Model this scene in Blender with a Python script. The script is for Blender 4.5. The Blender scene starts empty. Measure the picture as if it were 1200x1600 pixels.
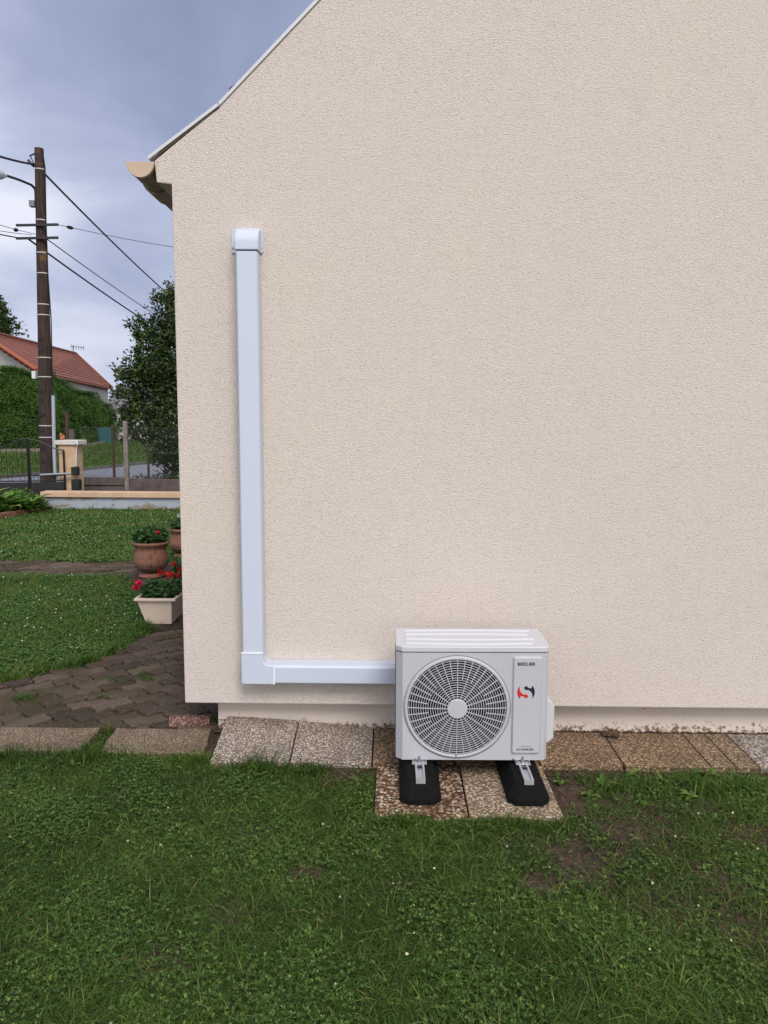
import bpy, bmesh, math, random
import numpy as np
from mathutils import Vector, Matrix, noise
R = math.radians
random.seed(7); rng = np.random.default_rng(7)
S = bpy.context.scene
C = S.collection

# ------------------------------------------------------------ camera
CAM = Vector((0, 0, 1.69))
PITCH, ROLL, YAW, F = 7.2, 0.42, 0.4, 1200.0     # F in px of a 1200x1600 picture
cd = bpy.data.cameras.new('camera'); cam = bpy.data.objects.new('camera', cd); C.objects.link(cam)
cd.sensor_fit = 'VERTICAL'; cd.sensor_height = 36; cd.lens = 36 * F / 1600
cd.clip_start = .05; cd.clip_end = 2000
ROT = Matrix.Rotation(R(YAW), 4, 'Z') @ Matrix.Rotation(R(90 - PITCH), 4, 'X') @ Matrix.Rotation(R(ROLL), 4, 'Z')
cam.matrix_world = Matrix.Translation(CAM) @ ROT
S.camera = cam

# ------------------------------------------------------------ light and sky
SUN_EL, SUN_AZ = 46, 161      # azimuth clockwise from +y
saz, sel = R(SUN_AZ), R(SUN_EL)
SD = Vector((math.sin(saz) * math.cos(sel), math.cos(saz) * math.cos(sel), math.sin(sel)))
ld = bpy.data.lights.new('sun', 'SUN'); ld.energy = 2.0; ld.angle = R(24); ld.color = (1, .925, .83)
sun = bpy.data.objects.new('sun', ld); C.objects.link(sun)
sun.rotation_euler = SD.to_track_quat('Z', 'Y').to_euler(); sun.location = (3, -3, 8)
W = bpy.data.worlds.new('World'); S.world = W; W.use_nodes = True
nt = W.node_tree; nt.nodes.clear(); N = nt.nodes.new; L = nt.links.new
def mth(op, a, b=None, t=None):
    n = (t or nt).nodes.new('ShaderNodeMath'); n.operation = op
    for i, q in enumerate((a, b)):
        if q is None: continue
        if isinstance(q, (int, float)): n.inputs[i].default_value = q
        else: (t or nt).links.new(q, n.inputs[i])
    return n.outputs[0]
out = N('ShaderNodeOutputWorld')
sky = N('ShaderNodeTexSky'); sky.sky_type = 'NISHITA'; sky.sun_disc = False
sky.sun_elevation = sel; sky.sun_rotation = saz
bg1 = N('ShaderNodeBackground'); bg1.inputs[1].default_value = .05; L(sky.outputs[0], bg1.inputs[0])
tc = N('ShaderNodeTexCoord'); sep = N('ShaderNodeSeparateXYZ'); L(tc.outputs['Generated'], sep.inputs[0])
mp = N('ShaderNodeMapping'); mp.inputs['Scale'].default_value = (1, 1, 2.0); mp.inputs['Location'].default_value = (.35, 0, .2); L(tc.outputs['Generated'], mp.inputs[0])
nz = N('ShaderNodeTexNoise'); nz.inputs['Scale'].default_value = 2.5; nz.inputs['Detail'].default_value = 7
nz.inputs['Roughness'].default_value = .52; nz.inputs['Distortion'].default_value = .25; L(mp.outputs[0], nz.inputs[0])
# lighter near the horizon and towards the veiled sun, darker slate cloud up on the north side
hz = mth('MULTIPLY', mth('SUBTRACT', .42, sep.outputs[2]), .75)
v = mth('ADD', mth('MULTIPLY', mth('SUBTRACT', nz.outputs[0], .5), 2.0), mth('ADD', hz, .37))
def mass(dirv, inner, outer, amount):      # a large cloud mass (+ bright, - dark) around a compass direction of the sky
    global v
    d_ = N('ShaderNodeVectorMath'); d_.operation = 'DOT_PRODUCT'; L(tc.outputs['Generated'], d_.inputs[0]); d_.inputs[1].default_value = Vector(dirv).normalized()
    mr = N('ShaderNodeMapRange'); mr.interpolation_type = 'SMOOTHSTEP'; L(d_.outputs['Value'], mr.inputs[0]); mr.inputs[1].default_value = math.cos(R(outer)); mr.inputs[2].default_value = math.cos(R(inner))
    v = mth('ADD', v, mth('MULTIPLY', mr.outputs[0], amount))
mass((-.28, 1, .46), 2, 17, -.21)
mass((-.60, 1, .50), 1, 16, .20)
mass((-.48, 1, .20), 0, 6, .16)
mass((-.38, 1, .05), 1, 7, .30)
cr = N('ShaderNodeValToRGB'); L(v, cr.inputs[0])
e = cr.color_ramp.elements
e[0].position = 0.05; e[0].color = (.195, .235, .355, 1)
e[1].position = 1.0; e[1].color = (.66, .68, .77, 1)
q = e.new(.36); q.color = (.27, .31, .45, 1)
q = e.new(.66); q.color = (.40, .44, .58, 1)
bg2 = N('ShaderNodeBackground'); # the cloud deck is thinner and brighter on the sun's side of the sky
dot = N('ShaderNodeVectorMath'); dot.operation = 'DOT_PRODUCT'; L(tc.outputs['Generated'], dot.inputs[0])
dot.inputs[1].default_value = SD
up = mth('MAXIMUM', mth('ADD', dot.outputs['Value'], .15), 0)
L(mth('ADD', 1.0, mth('MULTIPLY', up, 1.9)), bg2.inputs[1])
wm_ = N('ShaderNodeMix'); wm_.data_type = 'RGBA'; wm_.blend_type = 'MULTIPLY'; L(mth('MINIMUM', mth('MULTIPLY', up, 1.2), 1), wm_.inputs[0])
L(cr.outputs[0], wm_.inputs[6]); wm_.inputs[7].default_value = (1.12, 1.0, .78, 1); L(wm_.outputs[2], bg2.inputs[0])
mx = N('ShaderNodeMixShader'); mx.inputs[0].default_value = .93
L(bg1.outputs[0], mx.inputs[1]); L(bg2.outputs[0], mx.inputs[2]); L(mx.outputs[0], out.inputs[0])
S.view_settings.view_transform = 'Standard'; S.view_settings.look = 'None'
S.view_settings.exposure = 0.42; S.view_settings.gamma = 1

# ------------------------------------------------------------ picture point -> world point
R3 = ROT.to_3x3()
def ray(px, py): return R3 @ Vector(((px - 600) / F, (800 - py) / F, -1))
def P(px, py, y):
    d = ray(px, py); return CAM + d * (y / d.y)
def G(px, py, z=0.0):
    d = ray(px, py); return CAM + d * ((z - CAM.z) / d.z)

# ------------------------------------------------------------ object helpers
def tag(o, label=None, cat=None, group=None, kind=None):
    if label: o['label'] = label
    if cat: o['category'] = cat
    if group: o['group'] = group
    if kind: o['kind'] = kind
    return o
def thing(name, loc, label, cat, group=None):
    o = bpy.data.objects.new(name, None); C.objects.link(o); o.location = loc
    o.empty_display_size = .1
    return tag(o, label, cat, group)
def origin(p):
    while p.parent: p = p.parent
    return Vector(p.location)
class MB:
    def __init__(s): s.v = []; s.f = []
    def add(s, vs, fs):
        n = len(s.v); s.v += [tuple(q) for q in vs]; s.f += [tuple(i + n for i in f) for f in fs]; return s
    def box(s, x0, x1, y0, y1, z0, z1, m=None):
        vs = [Vector(q) for q in ((x0,y0,z0),(x1,y0,z0),(x1,y1,z0),(x0,y1,z0),(x0,y0,z1),(x1,y0,z1),(x1,y1,z1),(x0,y1,z1))]
        if m: vs = [m @ q for q in vs]
        return s.add(vs, [(0,3,2,1),(4,5,6,7),(0,1,5,4),(1,2,6,5),(2,3,7,6),(3,0,4,7)])
    def prism(s, pts, d, cap=True):      # pts: 3-D polygon, d: extrusion vector
        n = len(pts); d = Vector(d); a = [Vector(q) for q in pts]
        s.add(a + [q + d for q in a], [(i, (i+1) % n, n + (i+1) % n, n + i) for i in range(n)] + ([tuple(range(n))[::-1], tuple(range(n, 2*n))] if cap else []))
        return s
    def tube(s, path, r, n=8, closed=False, r2=None):
        path = [Vector(q) for q in path]; k = len(path); rings = []
        for i, p in enumerate(path):
            a = path[i-1] if (i > 0 or closed) else p; b = path[(i+1) % k] if (i < k-1 or closed) else p
            t = (b - a).normalized(); u = t.cross(Vector((0,0,1)))
            if u.length < .05: u = t.cross(Vector((0,1,0)))
            u.normalize(); w = t.cross(u)
            rr = r if r2 is None else r + (r2 - r) * i / (k - 1)
            if callable(r): rr = r(i / (k - 1))
            rings.append([p + (u * math.cos(2*math.pi*j/n) + w * math.sin(2*math.pi*j/n)) * rr for j in range(n)])
        vs = [q for g in rings for q in g]; fs = []
        for i in range(k if closed else k-1):
            i2 = (i+1) % k
            fs += [(i*n+j, i*n+(j+1) % n, i2*n+(j+1) % n, i2*n+j) for j in range(n)]
        if not closed: fs += [tuple(range(n)), tuple(range((k-1)*n, k*n))[::-1]]
        return s.add(vs, fs)
    def lathe(s, c, prof, n=32, wob=0):
        c = Vector(c); k = len(prof); vs = []
        for r, z in prof:
            for j in range(n):
                a = 2*math.pi*j/n; vs.append(c + Vector((r*math.cos(a), r*math.sin(a), z)))
        fs = [(i*n+j, i*n+(j+1) % n, (i+1)*n+(j+1) % n, (i+1)*n+j) for i in range(k-1) for j in range(n)]
        return s.add(vs, fs)
    def blob(s, c, r, sc=(1,1,1), n=8, m=5, j=0):
        c = Vector(c); vs = [c + Vector((0,0,r*sc[2]))]; fs = []
        for i in range(1, m):
            t = math.pi*i/m
            for k in range(n):
                a = 2*math.pi*k/n; q = Vector((math.sin(t)*math.cos(a)*sc[0], math.sin(t)*math.sin(a)*sc[1], math.cos(t)*sc[2])) * r
                if j: q *= 1 + j*(random.random()-.5)
                vs.append(c + q)
        vs.append(c - Vector((0,0,r*sc[2]))); l = len(vs)-1
        for k in range(n): fs += [(0, 1+k, 1+(k+1) % n), (l, l-n+(k+1) % n, l-n+k)]
        for i in range(m-2):
            for k in range(n): a = 1+i*n; fs.append((a+k, a+n+k, a+n+(k+1) % n, a+(k+1) % n))
        return s.add(vs, fs)
    def build(s, name, mat, parent=None, smooth=False, bevel=0, seg=2, local=False, label=None):
        me = bpy.data.meshes.new(name); vs = [Vector(q) for q in s.v]
        if parent is not None: o0 = Vector((0,0,0)) if local else origin(parent)
        else:
            a = np.array(s.v); o0 = Vector(((a[:,0].min()+a[:,0].max())/2, (a[:,1].min()+a[:,1].max())/2, a[:,2].min()))
        me.from_pydata([q - o0 for q in vs], [], s.f); me.materials.append(mat)
        bm = bmesh.new(); bm.from_mesh(me); bmesh.ops.recalc_face_normals(bm, faces=bm.faces); bm.to_mesh(me); bm.free()
        o = bpy.data.objects.new(name, me); C.objects.link(o)
        if parent is not None: o.parent = parent
        else: o.location = o0
        if smooth:
            me.polygons.foreach_set('use_smooth', [True]*len(me.polygons))
            try: me.set_sharp_from_angle(angle=R(38))
            except Exception: pass
        if bevel:
            b = o.modifiers.new('bevel', 'BEVEL'); b.width = bevel; b.segments = seg; b.limit_method = 'ANGLE'; b.angle_limit = R(30)
            b.harden_normals = False
        if label: o['label'] = label
        return o
def copy_tree(o, parent=None):
    c = o.copy(); C.objects.link(c)
    if parent: c.parent = parent
    for ch in list(o.children): copy_tree(ch, c)
    return c

# ------------------------------------------------------------ materials
def mat(name, col, rough=.8, var=None, vscale=6, vmix=(.35,.65), bump=0, bscale=60, bdetail=4, metal=0, spec=.4, extra=None, coat=0):
    m = bpy.data.materials.new(name); m.use_nodes = True; t = m.node_tree; p = t.nodes['Principled BSDF']
    p.inputs['Base Color'].default_value = (*col, 1); p.inputs['Roughness'].default_value = rough
    p.inputs['Metallic'].default_value = metal; p.inputs['Specular IOR Level'].default_value = spec
    if coat: p.inputs['Coat Weight'].default_value = coat
    co = t.nodes.new('ShaderNodeTexCoord'); cur = None
    if var:
        n = t.nodes.new('ShaderNodeTexNoise'); n.inputs['Scale'].default_value = vscale; n.inputs['Detail'].default_value = 6
        n.inputs['Roughness'].default_value = .62
        t.links.new(co.outputs['Object'], n.inputs[0])
        r = t.nodes.new('ShaderNodeValToRGB'); t.links.new(n.outputs[0], r.inputs[0])
        r.color_ramp.elements[0].position = vmix[0]; r.color_ramp.elements[1].position = vmix[1]
        r.color_ramp.elements[0].color = (*col, 1); r.color_ramp.elements[1].color = (*var, 1)
        cur = r.outputs[0]; t.links.new(cur, p.inputs['Base Color'])
    if bump:
        n = t.nodes.new('ShaderNodeTexNoise'); n.inputs['Scale'].default_value = bscale; n.inputs['Detail'].default_value = bdetail
        t.links.new(co.outputs['Object'], n.inputs[0])
        b = t.nodes.new('ShaderNodeBump'); b.inputs['Strength'].default_value = 1; b.inputs['Distance'].default_value = bump
        t.links.new(n.outputs[0], b.inputs['Height']); t.links.new(b.outputs[0], p.inputs['Normal'])
    return m
def nodes_of(m): t = m.node_tree; return t, t.nodes['Principled BSDF']
def mixc(t, fac, a, b):
    n = t.nodes.new('ShaderNodeMix'); n.data_type = 'RGBA'
    for i, q in ((0, fac), (6, a), (7, b)):
        if isinstance(q, (int, float)): n.inputs[i].default_value = q
        elif isinstance(q, tuple): n.inputs[i].default_value = (*q, 1)
        else: t.links.new(q, n.inputs[i])
    return n.outputs[2]
def noise_of(t, scale, detail=4, rough=.5, dist=0, sc=None, kind='Object'):
    co = t.nodes.new('ShaderNodeTexCoord'); o = co.outputs[kind]
    if sc: mpn = t.nodes.new('ShaderNodeMapping'); mpn.inputs['Scale'].default_value = sc; t.links.new(o, mpn.inputs[0]); o = mpn.outputs[0]
    n = t.nodes.new('ShaderNodeTexNoise'); n.inputs['Scale'].default_value = scale; n.inputs['Detail'].default_value = detail
    n.inputs['Roughness'].default_value = rough; n.inputs['Distortion'].default_value = dist; t.links.new(o, n.inputs[0])
    return n.outputs[0]
def ramp(t, x, stops):
    r = t.nodes.new('ShaderNodeValToRGB'); t.links.new(x, r.inputs[0]); e = r.color_ramp.elements
    e[0].position, e[0].color = stops[0][0], (*stops[0][1], 1); e[1].position, e[1].color = stops[-1][0], (*stops[-1][1], 1)
    for p_, c_ in stops[1:-1]: k = e.new(p_); k.color = (*c_, 1)
    return r.outputs[0]
def step(t, x, a, b):
    n = t.nodes.new('ShaderNodeMapRange'); n.inputs[1].default_value = a; n.inputs[2].default_value = b; t.links.new(x, n.inputs[0]); n.clamp = True
    return n.outputs[0]
def bumpto(t, p, h, dist):
    b = t.nodes.new('ShaderNodeBump'); b.inputs['Distance'].default_value = dist; t.links.new(h, b.inputs['Height']); t.links.new(b.outputs[0], p.inputs['Normal'])

# scraped render of the gable: fine worm grain, faint tint patches, dirt streaks and spots
M_stucco = mat('stucco', (.60, .535, .475), .92, spec=.15); t, p = nodes_of(M_stucco)
g1 = noise_of(t, 115, 3, .55, .9, (1, 1, 1.7)); g2 = noise_of(t, 250, 2, .5)
big = noise_of(t, .9, 5, .6); med = noise_of(t, 5.5, 4, .6)
c0 = ramp(t, big, [(.3, (.65, .575, .545)), (.5, (.66, .585, .54)), (.72, (.67, .60, .53))])
c1 = mixc(t, mth('MULTIPLY', step(t, med, .60, .85), .8, t), c0, (.58, .50, .44))
stk = noise_of(t, 7, 5, .65, .2, (1.6, 1, .16)); c1 = mixc(t, mth('MULTIPLY', step(t, stk, .56, .80), .12, t), c1, (.50, .43, .37))
sm_ = noise_of(t, 1.7, 3, .5, .6); spk = noise_of(t, 40, 3, .6)
c1 = mixc(t, mth('MULTIPLY', step(t, spk, .76, .80), .45, t), c1, (.30, .24, .19))
pit = step(t, g1, .50, .30)
c2 = mixc(t, mth('MULTIPLY', pit, .62, t), c1, (.36, .31, .26))
t.links.new(c2, p.inputs['Base Color'])
bumpto(t, p, mth('ADD', g1, mth('MULTIPLY', g2, .35, t), t), .0058)
M_plinth = mat('plinth_render', (.56, .50, .45), .9, (.46, .40, .35), 3, (.45, .8), .001, 90)
t, p = nodes_of(M_plinth)
geo = t.nodes.new('ShaderNodeTexCoord'); sx = t.nodes.new('ShaderNodeSeparateXYZ'); t.links.new(geo.outputs['Object'], sx.inputs[0])
spl = noise_of(t, 28, 5, .7)
band = step(t, sx.outputs[2], .075, .0)      # soil splashes along the foot of the wall
k = mth('MULTIPLY', step(t, mth('ADD', spl, mth('MULTIPLY', band, .20, t), t), .62, .72), 1, t)
t.links.new(mixc(t, k, mixc(t, noise_of(t, 3, 4), (.63, .56, .50), (.57, .50, .44)), (.16, .11, .07)), p.inputs['Base Color'])
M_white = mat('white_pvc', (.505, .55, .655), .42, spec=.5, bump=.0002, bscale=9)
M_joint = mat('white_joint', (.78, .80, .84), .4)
M_silver = mat('metal_trim', (.56,.57,.60), .45, bump=.0004, bscale=12)
M_black = mat('black', (.012, .012, .013), .6)
M_screw = mat('screw_steel', (.16, .17, .2), .4, metal=.8)
M_gutter = mat('sand_pvc', (.53, .40, .30), .5, (.46, .34, .25), 7)
M_gutter2 = mat('sand_pvc_weathered', (.36, .26, .19), .45, (.24, .17, .12), 9)
M_roof_slate = mat('slate', (.05, .05, .06), .7)
M_wooddark = mat('stained_board', (.10, .07, .05), .8, (.05, .035, .025), 12)

def aggregate(name, pal, scale=75, bump=.004):      # exposed pebbles
    m = mat(name, pal[0], .88, spec=.12); t, p = nodes_of(m)
    co = t.nodes.new('ShaderNodeTexCoord'); v = t.nodes.new('ShaderNodeTexVoronoi'); v.inputs['Scale'].default_value = scale
    v.inputs['Randomness'].default_value = 1; t.links.new(co.outputs['Object'], v.inputs[0])
    s_ = t.nodes.new('ShaderNodeSeparateColor'); t.links.new(v.outputs['Color'], s_.inputs[0])
    n_ = len(pal); c = ramp(t, s_.outputs[0], [(i/(n_-1), q) for i, q in enumerate(pal)])
    d = step(t, v.outputs['Distance'], .34, .60)
    c = mixc(t, mth('MULTIPLY', d, .9, t), c, tuple(x*.20 for x in pal[len(pal)//2]))
    dirt = step(t, noise_of(t, 4.5, 5, .65), .50, .70)
    c = mixc(t, mth('MULTIPLY', dirt, .42, t), c, (.06, .042, .028))
    t.links.new(c, p.inputs['Base Color'])
    bumpto(t, p, mth('SUBTRACT', 1, v.outputs['Distance'], t), bump)
    return m
M_agg_grey = aggregate('aggregate_grey', [(.46,.38,.31), (.27,.20,.15), (.60,.51,.44), (.36,.28,.22), (.70,.62,.55)], 105)
M_agg_brown = aggregate('aggregate_brown', [(.32,.205,.125), (.17,.105,.06), (.44,.31,.20), (.23,.135,.08), (.55,.42,.30)], 95)
M_agg_red = aggregate('aggregate_red', [(.40,.26,.16), (.16,.07,.04), (.55,.42,.30), (.24,.12,.07), (.62,.52,.42), (.20,.11,.06)], 60, .006)
M_agg_pale = aggregate('aggregate_pale', [(.46,.34,.23), (.28,.19,.12), (.58,.46,.34), (.38,.25,.15), (.66,.57,.46)], 85)
M_agg_white = aggregate('aggregate_white', [(.46,.39,.33), (.30,.24,.20), (.58,.52,.46), (.20,.15,.12), (.50,.44,.39)], 70)
M_agg_ochre = aggregate('aggregate_ochre', [(.35,.24,.15), (.20,.13,.08), (.46,.34,.23), (.27,.17,.10), (.54,.43,.32)], 95)
M_stone = aggregate('old_concrete_slab', [(.34,.25,.17), (.18,.125,.085), (.40,.31,.22), (.26,.19,.13)], 130, .002)

# paving blocks, aged concrete
M_paver = mat('paving_block', (.07, .058, .052), .95, spec=.08); t, p = nodes_of(M_paver)
at = t.nodes.new('ShaderNodeAttribute'); at.attribute_name = 'tone'
c = mixc(t, at.outputs['Fac'], (.058, .044, .035), (.150, .113, .088))
c = mixc(t, mth('MULTIPLY', step(t, noise_of(t, 75, 4, .75), .52, .66), .75, t), c, (.20, .155, .125))
c = mixc(t, step(t, noise_of(t, 3.2, 5, .65), .50, .70), c, (.10, .075, .045))
c = mixc(t, mth('MULTIPLY', step(t, noise_of(t, 1.9, 5, .7), .50, .66), .6, t), c, (.050, .048, .018))
t.links.new(c, p.inputs['Base Color']); bumpto(t, p, noise_of(t, 55, 6, .8), .014)
M_soil = mat('soil', (.036, .021, .014), .95, (.100, .060, .040), 38, (.38, .66), .030, 60, 8)
M_ground = mat('turf_soil', (.030, .046, .012), .95, (.052, .056, .020), 9, (.35, .7), .012, 40, 6)
M_road = mat('asphalt', (.15, .155, .18), .7, (.19, .195, .22), 3, (.3, .7), .002, 120)

def leafmat(name, c1, c2, transl=.25, rough=.55, attr='Col'):
    m = bpy.data.materials.new(name); m.use_nodes = True; t = m.node_tree; p = t.nodes['Principled BSDF']
    a = t.nodes.new('ShaderNodeAttribute'); a.attribute_name = 'tone'
    c = mixc(t, a.outputs['Fac'], c1, c2)
    t.links.new(c, p.inputs['Base Color']); p.inputs['Roughness'].default_value = rough; p.inputs['Specular IOR Level'].default_value = .3
    tr = t.nodes.new('ShaderNodeBsdfTranslucent'); t.links.new(c, tr.inputs[0])
    mxs = t.nodes.new('ShaderNodeMixShader'); mxs.inputs[0].default_value = transl
    t.links.new(p.outputs[0], mxs.inputs[1]); t.links.new(tr.outputs[0], mxs.inputs[2])
    t.links.new(mxs.outputs[0], t.nodes['Material Output'].inputs[0])
    return m
def ramped_leaf(name, stops, transl=.25, rough=.55):
    m = leafmat(name, (0,0,0), (1,1,1), transl, rough); t = m.node_tree
    a = [n for n in t.nodes if n.type == 'ATTRIBUTE'][0]
    c = ramp(t, a.outputs['Fac'], stops)
    for n in t.nodes:
        if n.type == 'BSDF_PRINCIPLED': t.links.new(c, n.inputs['Base Color'])
        if n.type == 'BSDF_TRANSLUCENT': t.links.new(c, n.inputs[0])
    return m
M_grass = ramped_leaf('grass_blade', [(0, (.020,.042,.008)), (.35, (.042,.086,.012)), (.7, (.084,.155,.020)), (.92, (.17,.22,.038)), (1, (.27,.20,.09))])
M_grass_b = ramped_leaf('grass_blade_bright', [(0, (.028,.066,.010)), (.4, (.052,.115,.016)), (.8, (.092,.170,.025)), (.93, (.18,.21,.05)), (1, (.28,.22,.09))])
M_clover = ramped_leaf('clover_leaf', [(0, (.028,.066,.012)), (.6, (.066,.130,.021)), (1, (.16,.23,.048))], .2)
M_clover_b = ramped_leaf('clover_leaf_bright', [(0, (.035,.085,.014)), (.6, (.065,.150,.026)), (1, (.13,.21,.045))], .2)
M_tree = ramped_leaf('tree_leaf', [(0, (.020,.040,.012)), (.6, (.044,.080,.020)), (.88, (.085,.125,.035)), (1, (.15,.18,.04))], .18, .5)
M_hedge = ramped_leaf('hedge_leaf', [(0, (.030,.075,.010)), (.6, (.062,.135,.016)), (.95, (.11,.20,.026)), (1, (.22,.09,.03))], .15)
M_geran = ramped_leaf('geranium_leaf', [(0, (.022,.062,.014)), (1, (.050,.120,.025))], .15)
M_hosta = ramped_leaf('bed_leaf', [(0, (.045,.12,.018)), (.6, (.09,.21,.030)), (1, (.24,.32,.06))], .25)
M_petal_red = leafmat('petal_red', (.50,.012,.012), (.62,.03,.02), .2)
M_petal_pink = leafmat('petal_pink', (.52,.012,.05), (.62,.03,.09), .2)
M_petal_white = leafmat('petal_white', (.60,.58,.50), (.72,.70,.62), .2)
M_bark = mat('bark', (.035,.026,.020), .9, (.07,.055,.04), 20)

# ------------------------------------------------------------ fast meshes from numpy
def npmesh(name, V, Q, m, parent=None, tone=None, label=None, cat=None, kind=None, T=None, group=None, smooth=False):
    V = np.asarray(V, dtype=np.float32); me = bpy.data.meshes.new(name)
    if parent is not None: o0 = np.array(origin(parent))
    else: o0 = np.array([V[:,0].mean(), V[:,1].mean(), V[:,2].min()])
    V = V - o0
    nq = 0 if Q is None else len(Q); ntr = 0 if T is None else len(T)
    me.vertices.add(len(V)); me.vertices.foreach_set('co', V.astype(np.float32).ravel())
    idx = []; tot = []
    if nq: idx.append(np.asarray(Q).ravel()); tot.append(np.full(nq, 4))
    if ntr: idx.append(np.asarray(T).ravel()); tot.append(np.full(ntr, 3))
    idx = np.concatenate(idx); tot = np.concatenate(tot); st = np.concatenate([[0], np.cumsum(tot)[:-1]])
    me.loops.add(len(idx)); me.loops.foreach_set('vertex_index', idx.astype(np.int32))
    me.polygons.add(len(tot)); me.polygons.foreach_set('loop_start', st.astype(np.int32)); me.polygons.foreach_set('loop_total', tot.astype(np.int32))
    me.update(calc_edges=True)
    if tone is not None:
        a = me.attributes.new('tone', 'FLOAT', 'POINT'); a.data.foreach_set('value', np.asarray(tone, dtype=np.float32))
    me.materials.append(m)
    if smooth: me.polygons.foreach_set('use_smooth', [True]*len(me.polygons))
    o = bpy.data.objects.new(name, me); C.objects.link(o)
    if parent is not None: o.parent = parent
    else: o.location = o0
    return tag(o, label, cat, group, kind)
def vnoise(x, y, s, seed=0):
    r_ = np.random.default_rng(seed + 100); o = np.zeros_like(x)
    for i in range(9):
        a = r_.uniform(0, 2*np.pi); k_ = s * r_.uniform(.6, 2.2); ph = r_.uniform(0, 6.28)
        o += np.sin((x*np.cos(a) + y*np.sin(a)) * k_ * 6.28 + ph + 1.5*np.sin((x*np.sin(a) - y*np.cos(a))*k_*3))
    return o / 9 * 1.6      # about -1..1
def inpoly(x, y, poly):
    ins = np.zeros(len(x), bool); n = len(poly); j = n-1
    for i in range(n):
        xi, yi = poly[i][0], poly[i][1]; xj, yj = poly[j][0], poly[j][1]
        c = ((yi > y) != (yj > y)) & (x < (xj-xi)*(y-yi)/((yj-yi) or 1e-9) + xi); ins ^= c; j = i
    return ins
def blades(x, y, z, h, w, lean, tone):
    n = len(x); a = rng.uniform(0, 2*np.pi, n); b = rng.uniform(0, 2*np.pi, n)
    wx, wy = np.cos(a)*w/2, np.sin(a)*w/2; lx, ly = np.cos(b)*lean, np.sin(b)*lean
    V = np.empty((n, 5, 3))
    V[:,0] = np.stack([x-wx, y-wy, z], 1); V[:,1] = np.stack([x+wx, y+wy, z], 1)
    mx_, my_, mz_ = x+lx*.38, y+ly*.38, z+h*.62
    V[:,2] = np.stack([mx_+wx*.85, my_+wy*.85, mz_], 1); V[:,3] = np.stack([mx_-wx*.85, my_-wy*.85, mz_], 1)
    V[:,4] = np.stack([x+lx, y+ly, z+h*(1-.25*np.minimum(lean/np.maximum(h,.01), 1.4)/1.4)], 1)
    i = np.arange(n)[:,None]*5
    return V.reshape(-1,3), i+np.array([[0,1,2,3]]), i+np.array([[3,2,4]]), np.repeat(tone, 5)
def leaves(c, size, tone, flat=.5, aspect=.55, nrm=None, fold=.15):
    """leaf-shaped kites (two faces folded along the rib) with random orientation, flat: bias towards level"""
    n = len(c); d = rng.normal(size=(n,3)); d[:,2] *= (1-flat); d /= np.linalg.norm(d, axis=1)[:,None]
    u = rng.normal(size=(n,3)) if nrm is None else nrm + .55*rng.normal(size=(n,3))
    if nrm is None: u[:,2] = np.abs(u[:,2]) + flat*2
    s_ = np.cross(u, d); s_ /= np.linalg.norm(s_, axis=1)[:,None] + 1e-9; nn = np.cross(d, s_)
    size = np.asarray(size).reshape(-1,1) * np.ones((n,1)); V = np.empty((n,4,3))
    V[:,0] = c - d*size*.5; V[:,2] = c + d*size*.5
    V[:,1] = c + s_*size*aspect*.5 - nn*size*fold - d*size*.05; V[:,3] = c - s_*size*aspect*.5 - nn*size*fold - d*size*.05
    i = np.arange(n)[:,None]*4
    T = np.concatenate([i+np.array([[0,1,2]]), i+np.array([[0,2,3]])])
    return V.reshape(-1,3), T, np.repeat(tone, 4)

YS, YP = 3.88, 3.985       # face of the render, face of the plinth below it
XC = P(289, 1100, YS).x   # corner of the house
XP = P(341, 1110, YP).x
SOILZ = -.035

# ============================================================ SETTING: ground, paving, road
A1, A2 = G(125, 735), G(255, 722)         # far edge of the road
rd = Vector((A2.x-A1.x, A2.y-A1.y)).normalized(); rn = Vector((rd.y, -rd.x))     # rn points to the near/right side
def side(x, y): return (x-A1.x)*rn.x + (y-A1.y)*rn.y      # + : right of the far edge
def gz(x, y):
    s_ = -side(x, y) - .3
    r_ = 0 if s_ < 0 else (1 if s_ > 5 else s_/5); r_ = r_*r_*(3-2*r_)
    return SOILZ + (r_*.50 if y > 12 else r_*.5*max(0, (y-8)/4) if y > 8 else 0)
xs = sorted(set([-600,-300,-150,-90,-60,-45] + [i*1.0 for i in range(-36, 13)] + [20,40,80,150,300,600]))
ys = sorted(set([-300,-100,-40,-15] + [i*1.0 for i in range(-6, 50)] + [60,80,110,160,300,700]))
V = [(x, y, gz(x, y)) for y in ys for x in xs]; nx = len(xs)
mb = MB().add(V, [(j*nx+i, j*nx+i+1, (j+1)*nx+i+1, (j+1)*nx+i) for j in range(len(ys)-1) for i in range(nx-1)])
tag(mb.build('ground', M_ground, smooth=True), kind='structure')
# road sheet
mb = MB(); K = []
for k_ in range(-8, 40):
    c_ = Vector((A1.x, A1.y)) + rd*(k_*1.5)
    K += [(c_.x, c_.y, SOILZ+.02), (c_.x+rn.x*3.7, c_.y+rn.y*3.7, SOILZ+.02)]
mb.add(K, [(2*i, 2*i+1, 2*i+3, 2*i+2) for i in range(len(K)//2-1)])
tag(mb.build('road', M_road), kind='structure')
# dark kerb line along the far side
mb = MB()
for k_ in range(-8, 39):
    c_ = Vector((A1.x, A1.y)) + rd*(k_*1.5); d_ = c_ + rd*1.47
    mb.prism([(c_.x-rn.x*.12, c_.y-rn.y*.12, SOILZ), (c_.x-rn.x*.002, c_.y-rn.y*.002, SOILZ), (d_.x-rn.x*.002, d_.y-rn.y*.002, SOILZ), (d_.x-rn.x*.12, d_.y-rn.y*.12, SOILZ)], (0,0,.10))
tag(mb.build('road_kerb', mat('kerb_concrete', (.13,.12,.11), .9, (.08,.07,.06), 4)), kind='structure')

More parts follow.
